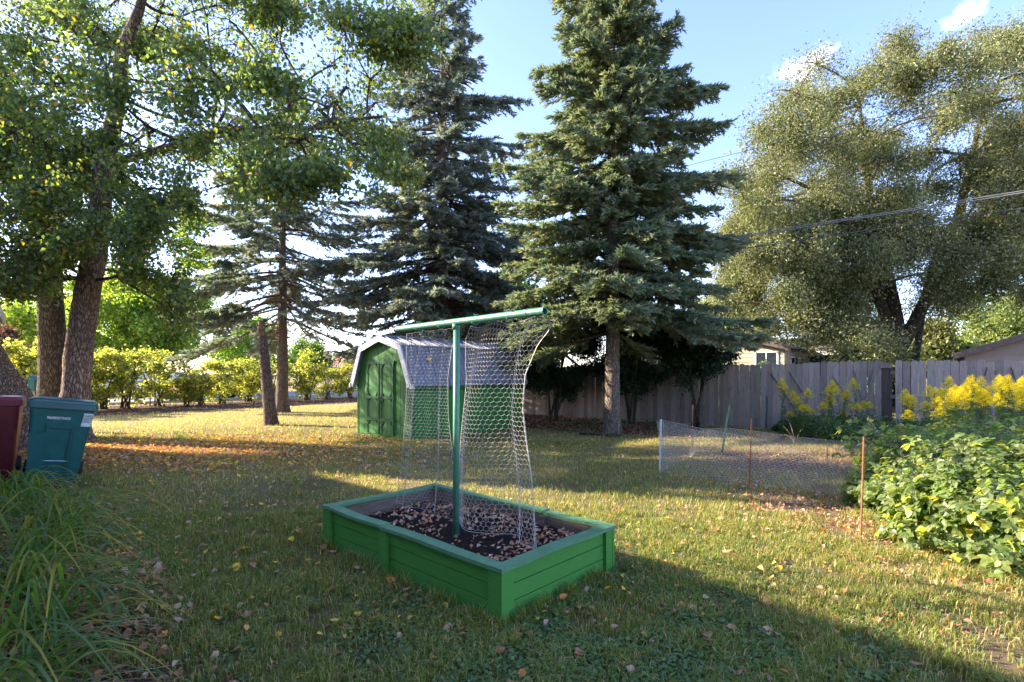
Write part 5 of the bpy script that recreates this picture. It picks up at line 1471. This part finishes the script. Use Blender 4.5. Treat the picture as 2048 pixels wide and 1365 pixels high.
bin_('yard_waste_bin', (-6.75, 7.62, 0.0), ang, 0.76, 0.74, 1.20, 'teal_plastic', 'teal_lid', 'teal wheeled yard waste bin tilted right, white number on its front', R(7.5), True)
bin_('refuse_bin', (-7.95, 7.95, 0.0), ang, 0.68, 0.74, 1.22, 'red_plastic', 'red_plastic', 'dark red wheeled bin standing left of the teal yard waste bin', R(1))
bin_('recycling_bin', (-7.52, 7.0, 0.0), ang, 0.6, 0.6, 1.03, 'teal_plastic', 'teal_lid', 'teal wheeled bin barely showing at the left frame edge before the red bin', 0)

# little teal bird feeder
bf = empty('bird_feeder', (px(68, 0, 14.5)[0], 14.5, 0), 'small teal roofed bird feeder on a post beyond the bins', 'bird feeder')
a = Acc(); a.tube([(0, 0, 0), (0, 0, 1.12)], 0.025, 8); a.build('post', 'grey_wood', bf)
Acc().box(-0.09, 0.09, -0.09, 0.09, 1.12, 1.42).box(-0.12, 0.12, -0.12, 0.12, 1.105, 1.119).build('box', 'teal_plastic', bf)
a = Acc(); a.add([(-0.15, -0.14, 1.40), (0.15, -0.14, 1.40), (0.15, 0.14, 1.40), (-0.15, 0.14, 1.40), (0, -0.14, 1.52), (0, 0.14, 1.52), (-0.15, -0.14, 1.42), (0.15, -0.14, 1.42)], T=[(0, 1, 4), (2, 3, 5)], Q=[(0, 4, 5, 3), (1, 2, 5, 4), (0, 3, 2, 1)])
a.build('roof', 'teal_plastic', bf)

# ------------------------------------------------------------------ wire plot
def stake(loc, top, r, mat, label, cat='stake', kind='rod'):
    a = Acc(); dx, dy = top[0] - loc[0], top[1] - loc[1]; h = top[2]
    if kind == 'rod': a.tube([(0, 0, -0.05), (dx * .5 + 0.003, dy * .5, h * .5), (dx, dy, h)], r, 8)
    else:
        a.obox((-r, -r * .3, -0.05), (2 * r, 0, 0), (0, r * .6, 0), (dx, dy, h + .05)); a.obox((-r * .25, -r, -0.05), (r * .5, 0, 0), (0, 2 * r, 0), (dx * .999, dy * .999, h + 0.045))
    o = a.build('garden_stake', mat); o.location = (loc[0], loc[1], 0)
    return setp(o, label, cat)
stake((2.35, 8.27), (2.37, 8.27, 0.84), 0.016, 'stake_white', 'whitish metal stake holding the left end of the low wire fence', kind='t')
stake((3.40, 9.85), (3.43, 9.85, 0.98), 0.008, 'rust', 'thin rusty rod stake second from the left in the wire plot')
stake((4.15, 10.3), (4.38, 10.45, 0.95), 0.018, 'stake_green', 'dark green stake leaning right at the back of the wire plot', kind='t')
stake((3.34, 7.32), (3.37, 7.32, 0.93), 0.009, 'rust', 'rusty rod stake in the middle of the front wire fence')
stake((3.27, 4.88), (3.35, 4.95, 0.96), 0.0085, 'rust', 'tall rusty rod stake beside the raspberry leaves, nearest the camera')
stake((7.05, 14.45), (7.12, 14.5, 0.95), 0.018, 'stake_green', 'dark green stake standing against the fence boards', kind='t')
stake((7.05, 10.0), (7.1, 10.05, 0.55), 0.02, 'stake_green', 'short green stake at the edge of the raspberries', kind='t')
stake((4.2, 6.9), (4.18, 6.9, 0.6), 0.004, 'twig_grey', 'thin pale twig stake between the wire plot and the raspberries')
def polynet(base, tops, cell, r, sag, seed, lay=0.0):
    base = np.array(base, float); L = np.concatenate([[0], np.cumsum(np.linalg.norm(np.diff(base, axis=0), axis=1))]); W = L[-1]
    tops = np.array(tops)
    def f(u, v):
        u = np.asarray(u, float); v = np.asarray(v, float)
        x = np.interp(u, L, base[:, 0]); y = np.interp(u, L, base[:, 1]); h = np.interp(u, L, tops)
        fr = v / 0.9
        off = 0.07 * np.sin(u * 3.1 + seed + fr * 2) * (0.3 + fr) + lay * np.interp(u, [0, W * 0.5, W], [0, 0.5, 1]) * fr
        z = h * fr + 0.03 * np.sin(u * 7 + seed) * (1 - fr) * 0.5
        return np.stack([x + off * FV[0], y - off * FV[1] * 1.0, np.maximum(z, 0.012)], -1)
    a = Acc(); hexnet(a, f, W, 0.9, cell, r); return a
a = polynet([(2.35, 8.27), (3.34, 7.34), (3.8, 6.95), (4.35, 6.5)], [0.83, 0.66, 0.5, 0.36], 0.052, 0.0023, 0.1, 0.3, 0.25)
setp(a.build('plot_netting', 'wire'), 'sagging chicken wire along the front of the plot, from the whitish stake to the raspberries', 'netting')
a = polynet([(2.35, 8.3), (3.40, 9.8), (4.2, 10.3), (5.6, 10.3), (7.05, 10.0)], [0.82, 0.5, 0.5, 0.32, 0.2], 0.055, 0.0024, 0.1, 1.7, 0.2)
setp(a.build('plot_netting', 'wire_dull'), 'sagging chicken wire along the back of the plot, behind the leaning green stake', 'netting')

# log edging by the spruce
a = Acc(); a.tube([(1.75, 13.45, 0.03), (2.2, 13.2, 0.045), (2.75, 12.98, 0.03)], [0.03, 0.035, 0.028], 8)
setp(a.build('edging_log', 'bark_dark', smooth=True), 'dark thin log lying at the mulch edge left of the spruce trunk', 'log')

# ------------------------------------------------------------------ power lines
def line(z, r, mat, label, d=24.0, sag=0.0, x0=-18, x1=26, n=2):
    a = Acc(); t = np.linspace(x0, x1, 40)
    for k in range(n):
        P = np.stack([t, d - 0.8 * t, z + k * 0.05 + sag * ((t - 4) / 20) ** 2], 1); P[:, 2] += 0.01 * np.sin(t * 2 + k)
        a.tube(P, r, 6)
    return setp(a.build('power_line', mat, smooth=True), label, 'cable')
line(6.25, 0.016, 'cable_grey', 'thick twisted pair of cables crossing the huge tree, above the fence', n=2)
line(5.85, 0.016, 'cable', 'thin dark cable just below the thick pair over the fence', n=1)
line(9.15, 0.009, 'cable', 'high thin wire crossing the sky right of the green spruce', n=1)
line(8.75, 0.009, 'cable', 'second high thin wire right of the green spruce, lower than the first', n=1, d=24.4)
0 and line(8.2, 0.013, 'cable', 'third high thin wire crossing the huge tree', n=1, d=24.2)

# ------------------------------------------------------------------ houses
def siding(acc, o, u, wdt, z0, z1f, C=None, nrm=None, step=0.2, th=0.02):
    """lap boards on a wall: o start, u unit dir, z1f(s)->top height; nrm outward"""
    u = np.array(u, float); nrm = np.array(nrm, float); z = z0
    N = 16
    while z < max(z1f(0), z1f(wdt / 2), z1f(wdt)):
        zt_ = z + step
        # clip the span where wall is higher than z
        ss = [s for s in np.linspace(0, wdt, 81) if z1f(s) > z + 0.02]
        if not ss: break
        s0, s1 = min(ss), max(ss); zz = min(zt_, max(z1f(s) for s in ss))
        p0 = np.array(o) + u * s0; p1 = np.array(o) + u * s1
        V = [(*(p0[:2] + nrm[:2] * th), z), (*(p1[:2] + nrm[:2] * th), z), (*(p1[:2] + nrm[:2] * 0.004), zz), (*(p0[:2] + nrm[:2] * 0.004), zz), (*p0[:2], z), (*p1[:2], z)]
        acc.add(V, Q=[(0, 1, 2, 3), (4, 5, 1, 0)], C=C); z = zt_

def house(name, o, u, v, w, d, he, hr, label, cat, wallm, roofm, fasc, ridge_along='v', over=0.35, windows=(), doors=(), sid=True, trimw='white_paint'):
    """o corner; u = along the gable wall facing the viewer, v = depth. local frame built with u,v"""
    t = empty(name, (o[0], o[1], 0), label, cat); t.rotation_euler = (0, 0, math.atan2(u[1], u[0]))
    # gable walls span x (0..w), ridge runs along y when ridge_along == 'v'
    a = Acc()
    if ridge_along == 'v':
        for y, fl in ((0, 1), (d, 0)):
            V = [(0, y, 0), (w, y, 0), (w, y, he), (w / 2, y, hr), (0, y, he)]
            a.add(V, T=[(0, 1, 2), (0, 2, 4), (2, 3, 4)] if fl else [(0, 2, 1), (0, 4, 2), (2, 4, 3)])
        a.add([(0, 0, 0), (0, d, 0), (0, d, he), (0, 0, he), (w, 0, 0), (w, d, 0), (w, d, he), (w, 0, he)], Q=[(0, 3, 2, 1), (4, 5, 6, 7)])
        top = lambda s: he + (hr - he) * (1 - abs(s - w / 2) / (w / 2))
        if sid:
            siding(a, (0, 0, 0), (1, 0, 0), w, 0.3, top, nrm=(0, -1, 0)); siding(a, (w, 0, 0), (0, 1, 0), d, 0.3, lambda s: he, nrm=(1, 0, 0))
    else:
        for x, fl in ((0, 0), (w, 1)):
            V = [(x, 0, 0), (x, d, 0), (x, d, he), (x, d / 2, hr), (x, 0, he)]
            a.add(V, T=[(0, 1, 2), (0, 2, 4), (2, 3, 4)] if fl else [(0, 2, 1), (0, 4, 2), (2, 4, 3)])
        a.add([(0, 0, 0), (w, 0, 0), (w, 0, he), (0, 0, he), (0, d, 0), (w, d, 0), (w, d, he), (0, d, he)], Q=[(0, 1, 2, 3), (4, 7, 6, 5)])
        if sid: siding(a, (0, 0, 0), (1, 0, 0), w, 0.3, lambda s: he, nrm=(0, -1, 0)); siding(a, (0, d, 0), (0, -1, 0), d, .3, lambda s: he + (hr - he) * (1 - abs(s - d / 2) / (d / 2)), nrm=(-1, 0, 0)); siding(a, (w, 0, 0), (0, 1, 0), d, .3, lambda s: he + (hr - he) * (1 - abs(s - d / 2) / (d / 2)), nrm=(1, 0, 0))
    a.build('wall', wallm, t)
    a = Acc(); b = Acc(); th = 0.09
    if ridge_along == 'v':
        k = (hr - he) / (w / 2)
        for s in (-1, 1):
            xe = w / 2 + s * (w / 2 + over); ze = he - k * over + 0.03
            a.obox((w / 2, -over, hr + 0.03), (xe - w / 2, 0, ze - hr - 0.03), (0, d + 2 * over, 0), (0, 0, th))
            b.obox((w / 2, -over - 0.03, hr - 0.1), (xe - w / 2, 0, ze - hr - 0.03), (0, 0.028, 0), (0, 0, 0.2))
    else:
        k = (hr - he) / (d / 2)
        for s in (-1, 1):
            ye = d / 2 + s * (d / 2 + over); ze = he - k * over + 0.03
            a.obox((-over, d / 2, hr + 0.03), (0, ye - d / 2, ze - hr - 0.03), (w + 2 * over, 0, 0), (0, 0, th))
            b.obox((-over - 0.03, d / 2, hr - 0.1), (0, ye - d / 2, ze - hr - 0.03), (0.028, 0, 0), (0, 0, 0.2)); b.obox((w + over + 0.002, d / 2, hr - 0.1), (0, ye - d / 2, ze - hr - 0.03), (0.028, 0, 0), (0, 0, 0.2))
            b.box(-over, w + over, min(ye, ye + s * 0.03), max(ye, ye + s * 0.03), ze - 0.10, ze + 0.09)
    a.build('roof', roofm, t); b.build('fascia', fasc, t)
    for (face, s0, z0, ww, hh) in windows:
        fr = Acc(); gl = Acc()
        def put(acc, a0, a1, z0_, z1_, y0, y1):
            if face == 'front': acc.box(a0, a1, -y1, -y0, z0_, z1_)
            else: acc.box(w + y0, w + y1, a0, a1, z0_, z1_)
        put(fr, s0 - .07, s0 + ww + .07, z0 - .07, z0, 0.023, 0.05); put(fr, s0 - .07, s0 + ww + .07, z0 + hh, z0 + hh + .07, 0.023, 0.05)
        put(fr, s0 - .07, s0, z0, z0 + hh, 0.023, 0.05); put(fr, s0 + ww, s0 + ww + .07, z0, z0 + hh, 0.023, 0.05); put(fr, s0 + ww / 2 - .02, s0 + ww / 2 + .02, z0, z0 + hh, 0.037, 0.048)
        f_ = fr.build('window', trimw, t); put(gl, s0, s0 + ww, z0, z0 + hh, 0.024, 0.034); gl.build('pane', 'glass', f_)
    return t
# tan gable house behind the fence: right eave corner measured at the photo
c0 = np.array([11.45, 21.9]); wH = 7.0
house('neighbour_house', tuple(c0 - FU[:2] * wH), FU, FV, wH, 9.0, 2.72, 3.72, 'cream-sided low gable house showing above the fence, right of the green spruce', 'house', 'siding_tan', 'shingle_grey', 'fascia', over=0.3, windows=(('side', 1.2, 1.4, 1.6, 0.9), ('front', 5.9, 1.9, 0.8, 0.6)))
c1_ = np.array([17.4, 20.0])
house('garage', tuple(c1_), FU, FV, 6.4, 7.0, 2.36, 3.5, 'brown-sided garage with a dark sloping roof edge at the right frame edge', 'garage', 'siding_brown', 'shingle_grey', 'fascia', over=0.35)
house('neighbour_house', (11.7, 29.2), FU, FV, 6.0, 6.0, 2.7, 3.5, 'pale house half hidden under the huge tree, right of the cream-sided house', 'house', 'siding_white', 'shingle_grey', 'white_paint', ridge_along='u', windows=(('front', 1.0, 1.5, 1.3, 1.0), ('front', 4.4, 1.5, 1.3, 1.0)))
hx = bgx(652, 68)
house('neighbour_house', (hx[0], hx[1]), (0.97, -0.2), (0.2, 0.97), 13, 9, 2.75, 4.3, 'low beige house with a red roof across the street, left of the shed', 'house', 'stucco', 'shingle_red', 'white_paint', ridge_along='u', sid=False, over=0.6, windows=(('front', 1.2, 1.3, 1.2, 1.1), ('front', 5.2, 1.3, 1.4, 1.1)))
# the yard's own house stands behind and left of the photographer; its roof throws the foreground shade
own = np.array([-11.0, 10.9]) ; ou = np.array([0.673, -0.74]); ovv = np.array([-0.74, -0.673])
def own_house():
    L_, D_ = 20.0, 6.4
    # corner at the far end of the back wall, so the body lies on the photographer's side of the wall
    o = np.array([-11.2, 11.1]); u = np.array([0.673, -0.74]); nn = np.array([-0.74, -0.673])
    oc = o + nn * D_      # front-left corner of the local frame: local y must point towards the lawn
    return house('home', (oc[0], oc[1]), u, None, L_, D_, 3.0, 6.5, 'white-sided house whose garden wall runs beside the photographer, out of frame', 'house', 'siding_white', 'shingle_grey', 'white_paint', ridge_along='u', over=0.25)
own_house()

# white fence across the street
wf0 = hp + hn * (-16.0) + hv * (-4)
wf = empty('white_fence', tuple(wf0), 'white panel fence across the street, seen between the hedge shrubs', 'fence'); wf.rotation_euler = (0, 0, math.atan2(hv[1], hv[0]))
for k in range(6):
    a = Acc()
    for j in range(12): a.box(k * 2.4 + j * 0.19, k * 2.4 + j * 0.19 + 0.182, 0, 0.03, 0.05, 1.72)
    a.box(k * 2.4, k * 2.4 + 2.28, -0.02, 0.05, 1.721, 1.8); a.build('panel', 'white_paint', wf)
    Acc().box(k * 2.4 + 2.283, k * 2.4 + 2.397, -0.04, 0.08, 0, 1.86).build('post', 'white_paint', wf)

# red car on the street --------------------------------------------------------
car = empty('car', tuple(hp + hn * (-5.6) + hv * 5.0), 'red car on the street, seen through the hedge', 'car'); car.rotation_euler = (0, 0, math.atan2(hv[1], hv[0]))
def extrude(profile, y0, y1, inset=0.0):
    a = Acc(); n = len(profile); cx = np.mean([p[0] for p in profile])
    V = [(x, y0, z) for x, z in profile] + [(x, y1, z) for x, z in profile]
    Q = [(i, (i + 1) % n, (i + 1) % n + n, i + n) for i in range(n)]
    c = [(np.mean([p[0] for p in profile]), y0, np.mean([p[1] for p in profile])), (np.mean([p[0] for p in profile]), y1, np.mean([p[1] for p in profile]))]
    V += c; T = [(2 * n, (i + 1) % n, i) for i in range(n)] + [(2 * n + 1, i + n, (i + 1) % n + n) for i in range(n)]
    return a.add(V, T, Q)
bodyp = [(0, 0.42), (0.05, 0.75), (0.25, 0.93), (1.25, 1.02), (4.55, 1.06), (4.72, 0.9), (4.75, 0.42), (4.25, 0.38), (4.2, 0.62), (3.95, 0.74), (3.55, 0.74), (3.3, 0.62), (3.25, 0.36), (1.45, 0.34), (1.4, 0.62), (1.15, 0.74), (0.78, 0.74), (0.52, 0.62), (0.45, 0.38)]
extrude(bodyp, -0.88, 0.88).build('body', 'car_red', car)
extrude([(1.22, 1.021), (1.85, 1.52), (2.1, 1.60), (4.1, 1.6), (4.5, 1.061)], -0.76, 0.76).build('roof', 'car_red', car)
for s in (-1, 1):
    w_ = extrude([(1.5, 1.08), (1.98, 1.48), (2.75, 1.51), (2.75, 1.08)], s * 0.762, s * 0.772); w_.build('window', 'glass', car)
    w_ = extrude([(2.85, 1.08), (2.85, 1.51), (3.98, 1.5), (4.3, 1.09)], s * 0.762, s * 0.772); w_.build('window', 'glass', car)
a = Acc(); a.add([(1.25, -0.68, 1.07), (1.25, 0.68, 1.07), (1.84, 0.62, 1.53), (1.84, -0.62, 1.53)], Q=[(0, 1, 2, 3)]); o = a.build('windscreen', 'glass', car); o.location = (-0.02, 0, 0.015)
for x_ in (0.97, 3.75):
    for s in (-1, 1):
        a = Acc(); a.tube([(x_, s * 0.68, 0.35), (x_, s * 0.885, 0.35)], 0.335, 24); w_ = a.build('wheel', 'tyre', car)
        a = Acc(); a.tube([(x_, s * 0.80, 0.35), (x_, s * 0.892, 0.35)], 0.2, 16); a.build('rim', 'rim', w_)
for s in (-1, 1): Acc().box(-0.01, 0.1, s * 0.72 - 0.13, s * 0.72 + 0.13, 0.66, 0.8).build('headlight', 'chrome', car)

# yellow leaf lying on the shed roof
o = protos[-1][1].copy(); COL.objects.link(o)
p = SHED0 + SU[:2] * (SW - 0.12 + 0.02) + SV[:2] * 0.55
o.location = (p[0] + 0.05, p[1] - 0.05, 1.93); o.scale = (1.8, 1.8, 1.8); o.rotation_euler = (R(20), R(66), math.atan2(SU[1], SU[0]))
setp(o, 'single yellow leaf stuck on the grey shed roof', 'leaf'); del o['group']
print('objects', len(bpy.data.objects), 'faces', sum(len(m.polygons) for m in bpy.data.meshes))
